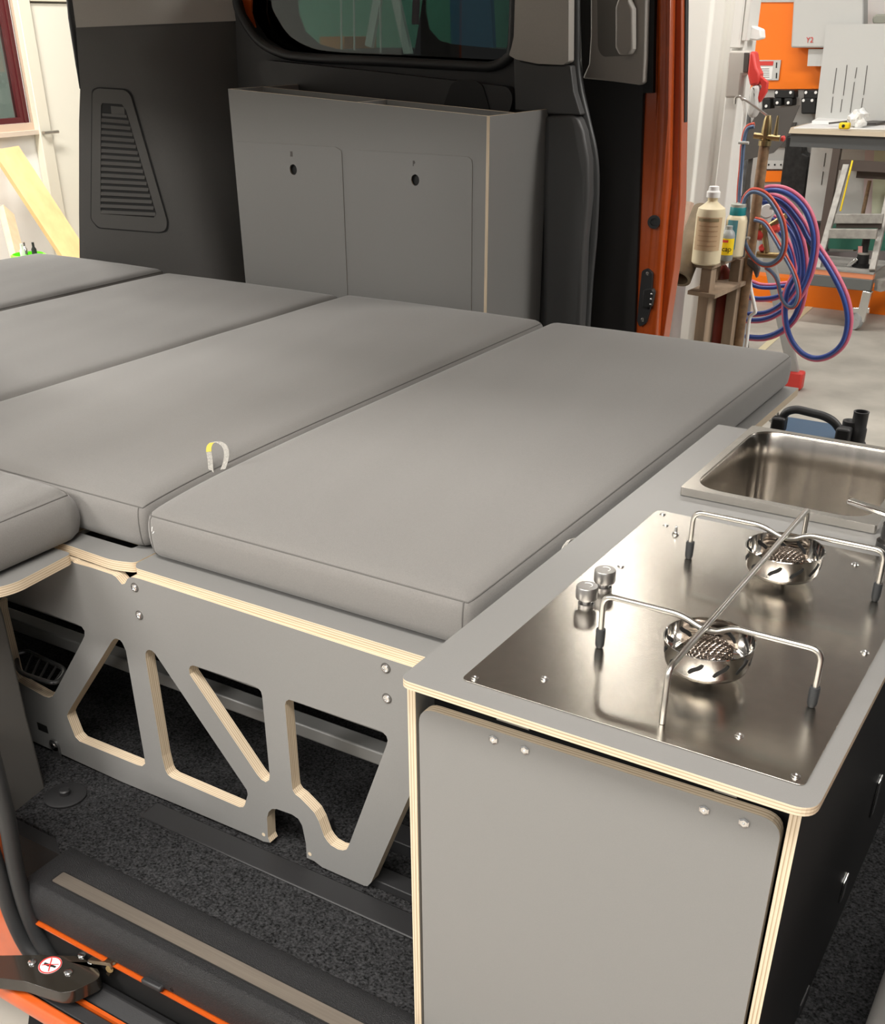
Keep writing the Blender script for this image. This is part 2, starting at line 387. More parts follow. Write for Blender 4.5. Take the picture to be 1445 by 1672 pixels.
# roof, near-side header, front and rear parts that shade the interior
bm = BM(); prism(bm, [(.14, 2.12), (.08, 2.06), (.06, 2.00), (.10, 2.00), (.20, 2.06), (1.84, 2.06), (1.93, 2.00), (1.98, 2.00), (1.97, 2.08), (1.85, 2.16), (.5, 2.20), (.2, 2.19)], (-2.4, 0, 0), EY, EZ, (4.6, 0, 0), [], 0, 0); vp('roof', bm, ORG)
bm = BM(); box(bm, -2.35, 2.1, .14, 1.88, 2.045, 2.058); vp('headliner', bm, LPL)
bm = BM(); box(bm, -2.5, -2.38, .15, 1.85, 1.98, 2.06); vp('tailgate_header', bm, LPL)
bm = BM(); box(bm, 2.1, 2.2, .05, 1.95, VF, 2.05); vp('bulkhead', bm, DPL)
# near side rear quarter (camera side), seen only at its door edge
bm = BM(); prism(bm, rect(-2.45, -.96, .30, 2.04), (0, .02, 0), EX, EZ, (0, .08, 0), [rect(-2.30, -1.25, 1.22, 1.92)], 0, 0); vp('rear_quarter', bm, DPL)
bm = BM(); prism(bm, rect(-2.45, -.97, .30, 2.02), (0, .004, 0), EX, EZ, (0, .015, 0), [rect(-2.30, -1.25, 1.22, 1.92)], 0, 0); vp('rear_outer_skin', bm, ORG)
bm = BM(); box(bm, .62, 2.15, -.01, .055, .30, 2.02); vp('front_door', bm, ORG, bevel=.01)
bm = BM(); box(bm, .615, 2.1, .056, .08, .42, 1.98); vp('front_door_trim', bm, DPL2, bevel=.006)
# near C pillar trim
tr_ = at(8, 1005, y=.139); br_ = at(75, 1280, y=.139); bl_ = at(20, 1328, z=VF)
bm = BM()
ring = lambda z, xr, xl: [(xr, .139, z), (xr+.012, .06, z), (xr-.02, .035, z), (xl, .035, z), (xl, .139, z), (xr-.06, .139, z)]
lv = [ring(VF, br_.x, -1.15), ring(.55, br_.x-.006, -1.15), ring(.735, tr_.x-.0, -1.15), ring(.80, tr_.x-.01, -1.15), ring(.825, -.975, -1.15), ring(2.04, -1.05, -1.20)]
prev = None
for l in lv:
    vs = [bm.verts.new(p) for p in l]
    if prev:
        for k in range(6): bm.faces.new((prev[k], prev[(k+1) % 6], vs[(k+1) % 6], vs[k]))
    else: bm.faces.new(vs[::-1])
    prev = vs
bm.faces.new(prev); vp('rear_pillar_trim', bm, mat('mid_grey_plastic', (.105, .10, .092), .6, bump=.12, bscale=800), smooth=True, bevel=.006, seg=3)
# door seals and orange jamb at the near side
sp_ = [at(a, b, y=-.052) for a, b in ((-70, 1000), (-45, 1120), (-15, 1230), (10, 1330), (26, 1420), (44, 1485), (68, 1540), (104, 1590), (150, 1625))]
bm = BM(); tube(bm, smooth_path(sp_), .012, 12); vp('door_seal', bm, RUB, smooth=True)
sp_ = [at(a, b, y=-.065) for a, b in ((-60, 1230), (-30, 1340), (0, 1430), (18, 1490), (44, 1545), (74, 1580), (110, 1605))]
bm = BM(); tube(bm, smooth_path(sp_), .012, 12); vp('door_seal', bm, RUB, smooth=True)
bm = BM(); wall_poly(bm, [(-150, 1200), (-60, 1250), (-25, 1380), (0, 1462), (18, 1510), (44, 1560), (60, 1580), (-150, 1590)], -.07, .05); vp('rear_door_jamb', bm, ORG, bevel=.004)
# sill trim with steel scuff plate
sx0 = -.655
bm = BM(); prism(bm, [(.05, VF+.008), (.035, VF+.012), (.028, VF+.011), (-.036, VF+.011), (-.046, VF+.002), (-.05, VF-.012), (-.05, .362), (-.035, .355), (.05, .35)], (sx0, 0, 0), EY, EZ, (2.0, 0, 0), [], 0, 0)
sill = vp('sill_trim', bm, mat('grained_black_plastic', (.014, .014, .015), .45, spec=.35, bump=.9, bscale=750), smooth=True, bevel=.005, seg=3)
s1, s2 = at(84, 1438, z=VF+.0125), at(98, 1427, z=VF+.0125)
bm = BM(); prism(bm, rpoly(rect(s1.x, 1.25, -.0205, .0015), .003), (0, 0, VF+.0112), EX, EY, (0, 0, .0014), [], 0, 0)
bm2 = BM(); prism(bm2, rpoly(rect(s1.x-.003, 1.25, -.0228, .0038), .003), (0, 0, VF+.0108), EX, EY, (0, 0, .0009), [], 0, 0); obj('scuff_groove', bm2, BLACK, sill)
o = obj('scuff_plate', bm, SCUFF, sill, label='long brushed steel scuff strip')
# lip and slide track below the sill
bm = BM(); box(bm, -.645, 1.4, -.0535, -.035, .3545, .357); vp('sill_lip', bm, ORG)
bm = BM(); box(bm, -.628, 1.4, -.045, .04, .27, .352); vp('track_recess', bm, BLACK)
bm = BM(); prism(bm, [(-.045, .285), (-.05, .302), (-.062, .308), (-.085, .300), (-.088, .26), (-.045, .26)], (-.57, 0, 0), EY, EZ, (2.1, 0, 0), [], 0, 0); vp('door_track', bm, DPL2, smooth=True, bevel=.002)
bm = BM(); box(bm, -.60, 1.4, -.094, -.0885, .26, .303); vp('track_edge', bm, ORG)
bm = BM(); prism(bm, [(-.095, .298), (-.115, .296), (-.118, .25), (-.095, .25)], (-.60, 0, 0), EY, EZ, (2.1, 0, 0), [], 0, 0); vp('track_cover', bm, DPL2, bevel=.002)
bm = BM(); prism(bm, [(-.119, .302), (-.132, .299), (-.137, .288), (-.134, .272), (-.119, .270)], (-.78, 0, 0), EY, EZ, (2.2, 0, 0), [], 0, 0); vp('body_side', bm, ORG, smooth=True, bevel=.003)
for a, b in ((222, 1588), (279, 1618)):
    c = at(a, b, y=-.052); bm = BM(); lathe(bm, c+V((0, .012, 0)), [(.0062, 0), (.0062, .006), (.004, .010), (0, .010)], 6, axis=V((0, -1, 0))); vp('sill_bolt', bm, mat('copper_bolt', (.55, .36, .28), .3, 1))
p, q = at(236, 1597, y=-.05), at(268, 1613, y=-.05); bm = BM(); bar(bm, p, q, .016, .009); vp('switch_block', bm, DPL2, bevel=.003)
# roller arm of the sliding door
arm_px = [(-30, 1560), (0, 1560), (60, 1559), (132, 1561), (160, 1582), (164, 1592), (158, 1600), (118, 1619), (100, 1621), (88, 1618), (40, 1602), (0, 1597), (-30, 1596)]
zt = .335; pts = [at(a, b, z=zt) for a, b in arm_px]
bm = BM(); prism(bm, rpoly([(p.x, p.y) for p in pts], .006, 3), (0, 0, zt), EX, EY, (0, 0, -.022), [], 0, 0)
arm = vp('roller_arm', bm, mat('glossy_black_steel', (.02, .017, .013), .22, coat=.5), bevel=.004, seg=3)
for a, b in ((134, 1560), (150, 1571), (112, 1588), (53, 1572)):
    bm = BM(); lathe(bm, at(a, b, z=zt), [(.0062, 0), (.006, .0022), (.004, .0035), (0, .0036)], 20); obj('rivet', bm, ZINC, arm, smooth=True)
c = at(82, 1576, z=zt+.0008)
bm = BM(); lathe(bm, c, [(.0165, 0), (.0165, .0004), (0, .0004)], 40); obj('warning_sticker', bm, PAPER, arm, label='round white sticker with red rim')
bm = BM(); tube(bm, [c+V((math.cos(t/20*math.pi)*.0152, math.sin(t/20*math.pi)*.0152, .0004)) for t in range(40)], .0011, 6, closed=True)
bar(bm, c+V((-.008, .010, .0012)), c+V((.008, -.010, .0012)), .0016, .0006); bar(bm, c+V((-.010, -.007, .0012)), c+V((.010, .007, .0012)), .0012, .0006)
obj('warning_ring', bm, mat('warning_red', (.7, .04, .04), .5), arm)
U1 = (at(92, 1578, z=zt)-at(70, 1574, z=zt)).normalized(); W1 = V((-U1.y, U1.x, 0))
bm = BM(); prism(bm, [(-.010, .003), (-.002, .0015), (.010, -.0005), (.010, -.004), (.004, -.003), (-.002, -.0035), (-.010, -.001)], c+V((0, 0, .0005)), U1, W1, (0, 0, .0004), [], 0, 0)
obj('boot_symbol', bm, BLACK, arm)
bm = BM(); lathe(bm, at(181, 1580, y=-.05), [(.006, -.004), (.006, .004)], 16, axis=V((.3, -1, .2))); vp('latch_pin', bm, BRASS, smooth=True)
p, q = at(150, 1566, y=-.05), at(186, 1571, y=-.05); bm = BM(); bar(bm, p, q, .012, .006); bar(bm, q, at(178, 1590, y=-.05), .006, .006); vp('latch_bracket', bm, mat('worn_brass', (.35, .27, .18), .4, 1))
bm = BM(); prism(bm, [((p := at(a, b, z=.01)).x, p.y) for a, b in ((36, 1760), (50, 1642), (72, 1618), (330, 1690), (330, 1760))], (0, 0, .002), EX, EY, (0, 0, .01), [], 0, 0)
one('floor_mat', bm, DPL2, 'black ribbed rubber mat on the workshop floor below the door sill', 'mat')

# far side: rear pillar panel with vent grille
P0 = V((-2.247, 1.62, 0)); dd = V((.86, .36, 0)).normalized(); NN = V((dd.y, -dd.x, 0))
def pil(pts): return [((q := at(a, b, P=P0, N=NN)-P0).dot(dd), q.z) for a, b in pts]
TN = -NN*.05
def pillar_loft(rows, m, nm, off=0, **k):
    """rear pillar skin: flat vent face, rounded bend, then a face receding to the side wall"""
    bm = BM(); prev = None; first = None
    for yp, xl, xb, xc, *yr in rows:
        yq = yr[0] if yr else yp; ym = yp+(yq-yp)*(xb-xl)/(xc-xl)
        A = at(xl, yp, P=P0+NN*off, N=NN); B_ = at(xb, ym, P=P0+NN*off, N=NN); C_ = at(xc, yq, y=1.93)
        A.z = A.z; path = [A+V((-.012, .05, 0)), A, *fillet_path([A.lerp(B_, .1), B_, C_], .07, 10)]
        back = [p+V((0, .06, 0))-NN*.0 for p in (C_, A+V((0, .03, 0)))]
        vs = [bm.verts.new(p) for p in path+back]
        if prev:
            for q in range(len(vs)): bm.faces.new((prev[q], prev[(q+1) % len(vs)], vs[(q+1) % len(vs)], vs[q]))
        else: bm.faces.new(vs[::-1])
        prev = vs
    bm.faces.new(prev); return vp(nm, bm, m, smooth=True, **k)
pl = pillar_loft([(500, 131, 365, 420), (430, 130, 352, 412), (350, 129, 328, 404), (270, 129, 304, 398), (200, 129, 284, 394), (140, 131, 268, 392), (90, 127, 254, 390), (44, 124, 240, 388, 33)], DPL, 'rear_side_trim')
pillar_loft([(45, 124.4, 241, 389, 34), (0, 118, 232, 384), (-60, 112, 220, 378)], LPL, 'rear_upper_trim', .004)
bm = BM(); tube(bm, smooth_path([at(a, b, P=P0-NN*.03, N=NN) for a, b in ((112, -40), (118, 30), (125, 90), (131, 145))], 4), [.012, .012, .012, .011, .011, .010, .009, .008, .007, .006, .004, .003, .002], 10); vp('tailgate_seal', bm, RUB, smooth=True)
# vent grille
fr = pil([(152, 150), (160, 144), (205, 147), (214, 155), (274, 362), (272, 375), (262, 379), (162, 371), (150, 358)])
hole = pil([(166, 172), (168, 168), (200, 170), (207, 180), (256, 348), (252, 355), (170, 349), (165, 342)])
vent = thing  # placeholder to keep names together
bm = BM(); prism(bm, rpoly(fr, .01), P0+NN*.0015, dd, EZ, NN*.003, [hole], 0, 0); vg = vp('vent_grille', bm, mat('vent_plastic', (.10, .096, .09), .6), bevel=.0015)
bm = BM(); prism(bm, hole, P0+NN*.0008, dd, EZ, NN*.0012, [], 0, 0); obj('vent_backing', bm, BLACK, vg)
bm = BM(); prism(bm, rpoly(pil([(150, 146), (160, 142), (207, 145), (216, 153), (276, 362), (274, 378), (262, 381), (160, 373), (148, 358)]), .01), P0+NN*.0006, dd, EZ, NN*.001, [], 0, 0); obj('vent_gap', bm, BLACK, vg)
tl, tr2, bl2, br2 = (166.5, 190), (210, 193), (165, 350), (256, 353)
for i in range(16):
    t = (i+.5)/16
    a = (tl[0]*(1-t)+bl2[0]*t, tl[1]*(1-t)+bl2[1]*t); b = (tr2[0]*(1-t)+br2[0]*t, tr2[1]*(1-t)+br2[1]*t+1)
    p, q = at(*a, P=P0, N=NN)+NN*.003, at(*b, P=P0, N=NN)+NN*.003
    bm = BM(); obox(bm, (p+q)/2, (q-p)/2, (NN*.5+V((0, 0, -.87))).normalized()*.0065, (NN*.87+V((0, 0, .5))).normalized()*.0009)
    obj('slat', bm, MATS['vent_plastic'], vg)
bm = BM(); p, q = at(168, 187, P=P0, N=NN)+NN*.003, at(208, 190, P=P0, N=NN)+NN*.003; bar(bm, p, q, .004, .007); p, q = at(182, 180, P=P0, N=NN)+NN*.002, at(204, 182, P=P0, N=NN)+NN*.002; bar(bm, p, q, .002, .022)
obj('vent_crossbar', bm, MATS['vent_plastic'], vg)
# side wall with window opening
YW = 1.925
win = [(388, -60), (386, 0), (392, 22), (418, 62), (452, 84), (500, 94), (640, 101), (770, 108), (805, 108), (828, 96), (836, 78), (840, 0), (842, -60)]
wl = [(352, -80), (352, 500), (948, 560), (955, 470), (962, 380), (965, 300), (962, 260), (952, 200), (941, 150), (934, 100), (933, -80)]
bm = BM(); wall_poly(bm, wl, YW, .05, holes=[win[::-1]]); vp('side_wall_trim', bm, mat('wall_plastic', (.028, .027, .027), .55, bump=.1, bscale=600), bevel=.003)
bm = BM(); tube(bm, smooth_path([at(a, b, y=YW-.005) for a, b in win[1:-1]]), .012, 10); vp('window_rubber', bm, RUB, smooth=True)
# armrest-like bulge under the window and small flap
bm = BM(); wall_poly(bm, [(418, 106), (430, 98), (620, 118), (830, 142), (838, 160), (830, 190), (700, 185), (430, 140)], YW-.03, .029, r=.02); vp('window_ledge', bm, MATS['wall_plastic'], smooth=True, bevel=.012, seg=4)
bm = BM(); wall_poly(bm, [(722, 178), (736, 138), (748, 130), (778, 132), (788, 140), (800, 182)], YW-.034, .004, r=.008); vp('speaker_cover', bm, MATS['black'], bevel=.0015)
# glass with black printed rim and the two inner panes
rim = pp_y([(380, -70), (378, 0), (386, 30), (412, 72), (450, 94), (500, 103), (770, 117), (812, 116), (838, 102), (848, 78), (850, -70)], 1.99)
pane1 = pp_y([(484, -60), (486, 20), (498, 52), (520, 72), (548, 80), (640, 88), (676, 88), (690, 0), (692, -60)], 1.99)
pane2 = pp_y([(694, -60), (694, 20), (700, 48), (716, 66), (738, 72), (836, 82), (838, -60)], 1.99)
bm = BM(); prism(bm, rim, (0, 1.99, 0), EX, EZ, (0, .006, 0), [pane1, pane2], 0, 0); vp('window_rim', bm, mat('glossy_black_print', (.01, .009, .009), .12))
bm = BM(); prism(bm, rim, (0, 1.985, 0), EX, EZ, (0, .002, 0), [], 0, 0); vp('window_glass', bm, GLASSD)
# narrow orange strip along the rear edge of the window
bm = BM(); wall_poly(bm, [(378, -40), (384, 0), (392, 26), (412, 58), (418, 50), (410, 20), (412, -40)], 1.95, .006); vp('window_edge_strip', bm, ORG)
# pillar between window and sliding door
bm = BM(); prism(bm, rpoly(pp_y([(846, -60), (842, 60), (838, 78), (834, 90), (846, 97), (880, 104), (922, 106), (931, 100), (932, -60)], YW-.02), .004), (0, YW-.03, 0), EX, EZ, (0, .03, 0), [], 0, 0); vp('pillar_upper_trim', bm, LPL, bevel=.006, seg=3)
bm = BM(); wall_poly(bm, [(838, 84), (850, 99), (880, 106), (931, 107), (936, 150), (948, 188), (880, 186), (840, 180)], YW-.025, .03); vp('pillar_mid_trim', bm, mat('pillar_plastic', (.06, .06, .06), .5, bump=.1, bscale=700), bevel=.008, seg=3)
bm = BM(); wall_poly(bm, [(886, 189), (940, 188), (950, 215), (958, 260), (959, 320), (952, 400), (945, 560), (884, 560)], YW-.035, .05); vp('pillar_lower_trim', bm, MATS['pillar_plastic'], bevel=.014, seg=4)
sp_ = [at(a, b, y=YW+.015) for a, b in ((938, -80), (939, 60), (939, 105), (945, 150), (957, 200), (968, 250), (971, 300), (968, 380), (961, 460), (955, 560))]
bm = BM(); tube(bm, smooth_path(sp_), .0125, 14); vp('door_opening_seal', bm, mat('seal_rubber', (.05, .052, .053), .45), smooth=True)
# ------- open sliding door on the far side
sd = 2.06
bm = BM(); wall_poly(bm, [(940, -80), (948, 130), (952, 560), (1036, 560), (1052, 130), (1054, -80)], sd, .05); door = vp('sliding_door', bm, mat('door_trim_black', (.014, .0125, .012), .5), bevel=.006, seg=3, label='open sliding door, black lower trim')
bm = BM(); wall_poly(bm, [(964, -80), (964, 60), (961, 105), (951, 128), (1000, 133), (1043, 139), (1050, 135), (1052, 95), (1056, -80)], sd-.03, .03); obj('upper_door_trim', bm, LPL, door, bevel=.005, seg=3)
bm = BM(); wall_poly(bm, [(974, -80), (976, 80), (984, 93), (1034, 90), (1036, -80)], sd-.0315, .0012, r=.01); obj('handle_recess', bm, mat('recess_grey', (.19, .18, .165), .6), door, bevel=.0005)
bm = BM(); wall_poly(bm, [(1008, -80), (1008, 0), (1004, 12), (1004, 78), (1010, 90), (1026, 90), (1032, 80), (1032, 14), (1026, 0), (1026, -80)], sd-.062, .03); obj('pull_handle', bm, LPL, door, bevel=.006, seg=4)
bm = BM(); wall_poly(bm, [(1050, 139), (1054, -80), (1070, -80), (1066, 152), (1050, 152)], sd-.005, .03); obj('guide_slot', bm, BLACK, door)
# door edge (faces forward)
xe = at(1052, 300, y=sd).x
e0 = [at(a, b, y=sd+.01) for a, b in ((1036, 560), (1066, 560), (1078, 0), (1060, -60))]
bm = BM()
def col(pts, t, m, nm, bv=.005):
    b = BM(); wall_poly(b, pts, t[0], t[1]); return obj(nm, b, m, door, bevel=bv, seg=3)
col([(1014, 560), (1052, 130), (1068, 60), (1068, -80), (1080, -80), (1075, 300), (1046, 560)], (sd+.012, .05), mat('orange_flange', (.50, .08, .008), .35, coat=.6), 'inner_flange')  # same base orange as the bead and outer skin
col([(1040, 560), (1074, 150), (1077, -80), (1096, -80), (1090, 300), (1070, 560)], (sd+.004, .07), ORG, 'edge_bead', .012)
bm = BM(); tube(bm, smooth_path([at(a, b, y=sd+.02) for a, b in ((1056, 560), (1066, 440), (1076, 330), (1082, 230), (1086, 100), (1087, -80))]), .019, 16); obj('rounded_bead', bm, ORG, door, smooth=True)
col([(1060, 560), (1088, 150), (1090, -80), (1113, -80), (1112, 200), (1110, 330), (1100, 440), (1082, 560)], (sd+.04, .05), ORG, 'outer_skin')
col([(1110, -80), (1110, 200), (1118, 200), (1121, -80)], (sd+.06, .02), RUB, 'edge_rubber', .002)
c = at(1068, 362, y=sd-.005); bm = BM(); lathe(bm, c, [(.016, 0), (.016, .007), (.009, .007), (.009, -.006), (0, -.006)], 24, axis=V((.3, -1, 0))); obj('buffer_socket', bm, RUB, door, smooth=True)
bm = BM(); prism(bm, rpoly(pp_y([(1048, 442), (1057, 438), (1065, 446), (1062, 500), (1055, 528), (1044, 534), (1040, 524), (1044, 480)], sd-.008), .006), (0, sd-.008, 0), EX, EZ, (0, .012, 0), [], 0, 0); obj('latch_plate', bm, DPL2, door, bevel=.002)
bm = BM(); wall_poly(bm, [(1050, 474), (1064, 472), (1067, 478), (1062, 502), (1048, 503)], sd-.03, .02); obj('contact_block', bm, BLACK, door, bevel=.003)
for k in range(3):
    bm = BM(); lathe(bm, at(1064-k, 480+8.5*k, y=sd-.031), [(.0028, 0), (.0028, .003), (0, .004)], 10, axis=V((0, -1, 0))); obj('contact_pin', bm, ZINC, door)
for a, b in ((1057, 447), (1049, 522)):
    bm = BM(); lathe(bm, at(a, b, y=sd-.009), [(.005, 0), (.003, .002), (0, .002)], 12, axis=V((0, -1, 0))); obj('latch_screw', bm, ZINC, door)
# front seat base beside the cabinet
sb = [at(a, b, y=.10) for a, b in ((1395, 1690), (1447, 1540))]
bm = BM(); obox(bm, V((sb[0].x+.24, .35, .52)), V((.235, 0, 0)), V((0, .25, 0)), V((0, 0, .105))); vp('seat_base', bm, mat('seat_fabric', (.10, .095, .09), .9), bevel=.02, seg=3)
bm = BM(); box(bm, sb[0].x+.06, sb[0].x+.55, .12, .62, .63, .74); box(bm, sb[0].x+.62, sb[0].x+.78, .12, .62, .63, 1.35); vp('front_seat', bm, MATS['seat_fabric'], bevel=.04, seg=4)

# ------------------------------------------------------------------ kitchen cabinet
ZW = .95; TW = .0088
kit = thing('kitchen_cabinet', 'tall grey plywood kitchen cabinet with a hinged front door beside the bed', 'cabinet', (.2, .45, VF+.007))
bm = BM(); prism(bm, rect(.025, .918, VF+.007, ZW-TW), (-.0105, 0, 0), EY, EZ, (.010, 0, 0)); obj('side_panel', bm, [LAM, PLY[0]], kit)
bm = BM(); prism(bm, rect(.025, .918, VF+.007, ZW-TW), (.3775, 0, 0), EY, EZ, (.010, 0, 0)); obj('side_panel', bm, [mat('shaded_laminate', (.013, .013, .014), .38, noise=.2, nscale=600), PLY[0]], kit, label='right side panel, grey laminate coloured near black for deep shade')  # near-black colour stands in for deep shade on the grey laminate
bm = BM(); prism(bm, rect(.0, .377, VF+.007, ZW-TW), (0, .914, 0), EX, EZ, (0, .01, 0)); obj('back_panel', bm, [LAM, PLY[1]], kit)
bm = BM(); prism(bm, rect(.0, .377, .05, .87), (0, 0, VF+.02), EX, EY, (0, 0, .01)); obj('bottom_panel', bm, [LAM, PLY[2]], kit)
bm = BM(); prism(bm, rect(.0, .377, .06, .07), (0, 0, .84), EX, EY, (0, 0, .099)); obj('front_rail', bm, [BLACK, BLACK], kit)
dl, drr = at(683, 1152, y=.022), at(1286, 1338, y=.022)
bm = BM(); prism(bm, rpoly([(.0035, VF+.012), (.3735, VF+.012), (.3735, .9115), (.0035, .9065)], [.004, .004, .02, .02]), (0, .0245, 0), EX, EZ, (0, .012, 0), [], 0, 1)
cd = obj('door', bm, [LAM, PLY[1]], kit)
for a, b in ((806, 1207), (857, 1224), (1150, 1322), (1215, 1343)):
    bm = BM(); c = at(a, b, y=.0245); lathe(bm, c, [(.0052, 0), (.0052, .0012), (.0035, .002), (.0013, .002), (.0013, .0005), (0, .0005)], 6, axis=V((0, -1, 0))); obj('door_bolt', bm, ZINC, cd)
for a0, a1_ in (((800, 1172), (882, 1200)), ((1150, 1288), (1222, 1314))):
    p, q = at(*a0, y=.034), at(*a1_, y=.034); p.z = q.z = .918
    bm = BM(); box(bm, p.x, q.x, .037, .050, .915, .917); tube(bm, [V((p.x+.01, .031, .919)), V((q.x-.01, .031, .919))], .0022, 8)
    for t in (.25, .5, .75): lathe(bm, V((p.x*(1-t)+q.x*t, .038, .918)), [(.003, 0), (.002, .002), (0, .002)], 10)
    obj('hinge', bm, mat('hinge_steel', (.4, .4, .39), .35, .9), cd, smooth=True)
for (a, b), l in (((1430, 1300), .03), ((1377, 1450), .018)):
    c = at(a, b, x=.3885); bm = BM(); box(bm, .3876, .3905, c.y-.012, c.y+.012, c.z-l, c.z+l); obj('side_latch', bm, ZINC, kit, bevel=.001)
# ------------------------------------------------------------------ worktop
bm = BM(); prism(bm, rpoly([(-.0005-.003, 0), (.401, 0), (.401, .925), (-.0035, .925)], [.013, .02, .004, .004], 8), (0, 0, ZW-TW), EX, EY, (0, 0, TW), [rpoly(rect(.062, .305, .608, .904), .02)], 0, 1)
wt = one('worktop', bm, [LAM, PLY[2]], 'grey laminate worktop with pale plywood edge lying on the kitchen cabinet', 'worktop')

# ------------------------------------------------------------------ gas hob
hob = thing('gas_hob', 'flat brushed steel two burner gas hob set on the worktop', 'hob', (.217, .275, ZW))
bm = BM(); prism(bm, rpoly(rect(.050, .384, .029, .534), .008), (0, 0, ZW+.0003), EX, EY, (0, 0, .0012), [], 0, 0); obj('hob_plate', bm, STEEL, hob, bevel=.0005)
def hob_screw(c):
    bm = BM(); lathe(bm, c, [(.0042, 0), (.0042, .0006), (.003, .0010), (.003, .0022), (.0016, .0022), (.0016, .0014), (0, .0014)], 16); return obj('hob_screw', bm, ZINC, hob, smooth=True)
HP = ZW+.0015
for a, b in ((775, 1108), (889, 1109), (1207, 1202), (1299, 1268), (1412, 1066), (1396, 922), (1082, 840), (1087, 858), (1014, 925)): hob_screw(at(a, b, z=HP))
c = at(1103, 873, z=HP); bm = BM(); lathe(bm, c, [(.0045, 0), (.0045, .002), (.0025, .003), (.0018, .004), (.0016, .010), (0, .013)], 10); obj('loose_screw_stud', bm, ZINC, hob, smooth=True)
for a, b in ((957, 988), (986, 961)):
    c = at(a, b, z=HP)
    bm = BM(); lathe(bm, c, [(.0090, 0), (.0090, .003), (.005, .0035), (.005, .0095), (.0119, .0095), (.0122, .0105), (.0122, .0225), (.0114, .0238), (0, .0240)], 40); kn = obj('control_knob', bm, mat('knob_steel', (.40, .39, .38), .38, 1), hob, smooth=True)
    bm = BM(); tube(bm, [c+V((math.cos(t)*.0055, math.sin(t)*.0055, .0243)) for t in [k*math.pi/8-.6 for k in range(9)]], .0006, 6); obj('knob_mark', bm, PAPER, kn)
    bm = BM(); lathe(bm, c+V((.009, -.004, .006))+V((0, 0, 0)), [(.0013, 0), (.0013, .0006)], 8, axis=V((.6, -.7, .1))); obj('grub_screw', bm, BLACK, kn)
def burner(cx, cy):
    z0 = HP
    prof = [(.007, 0), (.007, .007), (.014, .0085), (.032, .0092), (.0385, .0125), (.0406, .018), (.0432, .040), (.0438, .0405), (.0434, .041), (.0425, .0405), (.0398, .0185), (.0375, .0138), (.0315, .0106), (.012, .0105), (0, .0105)]
    bm = BM(); lathe(bm, (cx, cy, z0), prof, 64); b = obj('burner_bowl', bm, CHROME, hob, smooth=50)
    # slanted air slots through the bowl side
    for k in range(11):
        a = 2*math.pi*k/11+.1
        bm = BM(); A, B_ = [], []; n = 8
        for i in range(n+1):
            t = i/n; aa = a+.20*t+.05*math.tanh((t-.5)*6); h = .0215+.012*t; rr = .0406+(h-.018)*.118+.0003
            wv = .0021*math.sin(math.pi*(.1+.8*t))**.5
            for S_, L_ in ((A, -1), (B_, 1)): S_.append(bm.verts.new((cx+math.cos(aa+L_*wv/.04)*rr, cy+math.sin(aa+L_*wv/.04)*rr, z0+h-L_*wv*.5)))
        for i in range(n): bm.faces.new((A[i], A[i+1], B_[i+1], B_[i]))
        g_ = bmesh.ops.extrude_face_region(bm, geom=bm.faces[:])
        for v in [v for v in g_['geom'] if isinstance(v, bmesh.types.BMVert)]:
            dv = V((v.co.x-cx, v.co.y-cy, 0)).normalized(); v.co -= dv*.0014
        obj('air_slot', bm, BLACK, b)
    zc = z0+.014
    bm = BM(); lathe(bm, (cx, cy, zc), [(.0225, -.004), (.0225, .014), (.0195, .0185), (.012, .0212), (0, .022)], 40); obj('burner_head', bm, mat('dark_mesh', (.05, .038, .03), .6, .5), b, smooth=True)
    # woven wire mesh over the head
    bm = BM(); R = .0232
    def P_(u_, v_):
        x_, y_ = u_*R, v_*R; rr = math.hypot(x_, y_); q = rr/R
        if q <= 1: h = .0226-.0065*q**3
        else:
            h = .0161-(rr-R)*1.0; x_, y_ = x_/q, y_/q
        return V((cx+x_, cy+y_, zc+h))
    N_ = 9; c_, s_ = math.cos(.6), math.sin(.6)
    for i in range(-N_, N_+1):
        for dr_ in (0, 1):
            path = []
            for j in range(-48, 49):
                u_, v_ = i/N_*1.25, j/48*1.7
                if math.hypot(u_, v_) > 1.7: continue
                wob = .0006*math.cos(v_*N_/1.25*math.pi+i*math.pi+dr_*math.pi)
                uu, vv = (u_, v_) if dr_ == 0 else (v_, u_)
                path.append(P_(uu*c_-vv*s_, uu*s_+vv*c_)+V((0, 0, wob)))
            if len(path) > 2: tube(bm, path, .0006, 4)
    obj('wire_mesh', bm, mat('mesh_wire', (.42, .36, .31), .3, 1), b, smooth=True)
    return b
BX, BY1, BY2 = .250, .160, .408
burner(BX, BY1); burner(BX, BY2)
# ------------------------------------------------------------------ wire pan support
ps = thing('pan_support', 'bent steel wire pan support with black rubber feet standing over both burners', 'pan support', (BX, .28, HP))
def wire(pts, r=.0030, nm='wire'):
    bm = BM(); tube(bm, fillet_path(pts, .012, 6), r, 12); return obj(nm, bm, WIRE, ps, smooth=True)
HT = .060
for yb in (BY1-.004, BY2+.002):
    x0, x1 = .1395, .355
    wire([(x0, yb, HP+.012), (x0, yb, HP+HT), (BX-.030, yb, HP+HT), (BX-.008, yb, HP+HT-.009), (BX+.006, yb, HP+HT-.009), (BX+.022, yb, HP+HT), (x1, yb, HP+HT), (x1, yb, HP+.012)], nm='cross_wire')
    for x_ in (x0, x1):
        bm = BM(); lathe(bm, (x_, yb, HP+.0002), [(.0030, 0), (.0042, .002), (.0048, .005), (.0050, .020), (.0046, .0215), (.0032, .0216)], 18); obj('rubber_foot', bm, mat('foot_rubber', (.03, .032, .034), .5), ps, smooth=True)
y0_, y1_ = .057, .491
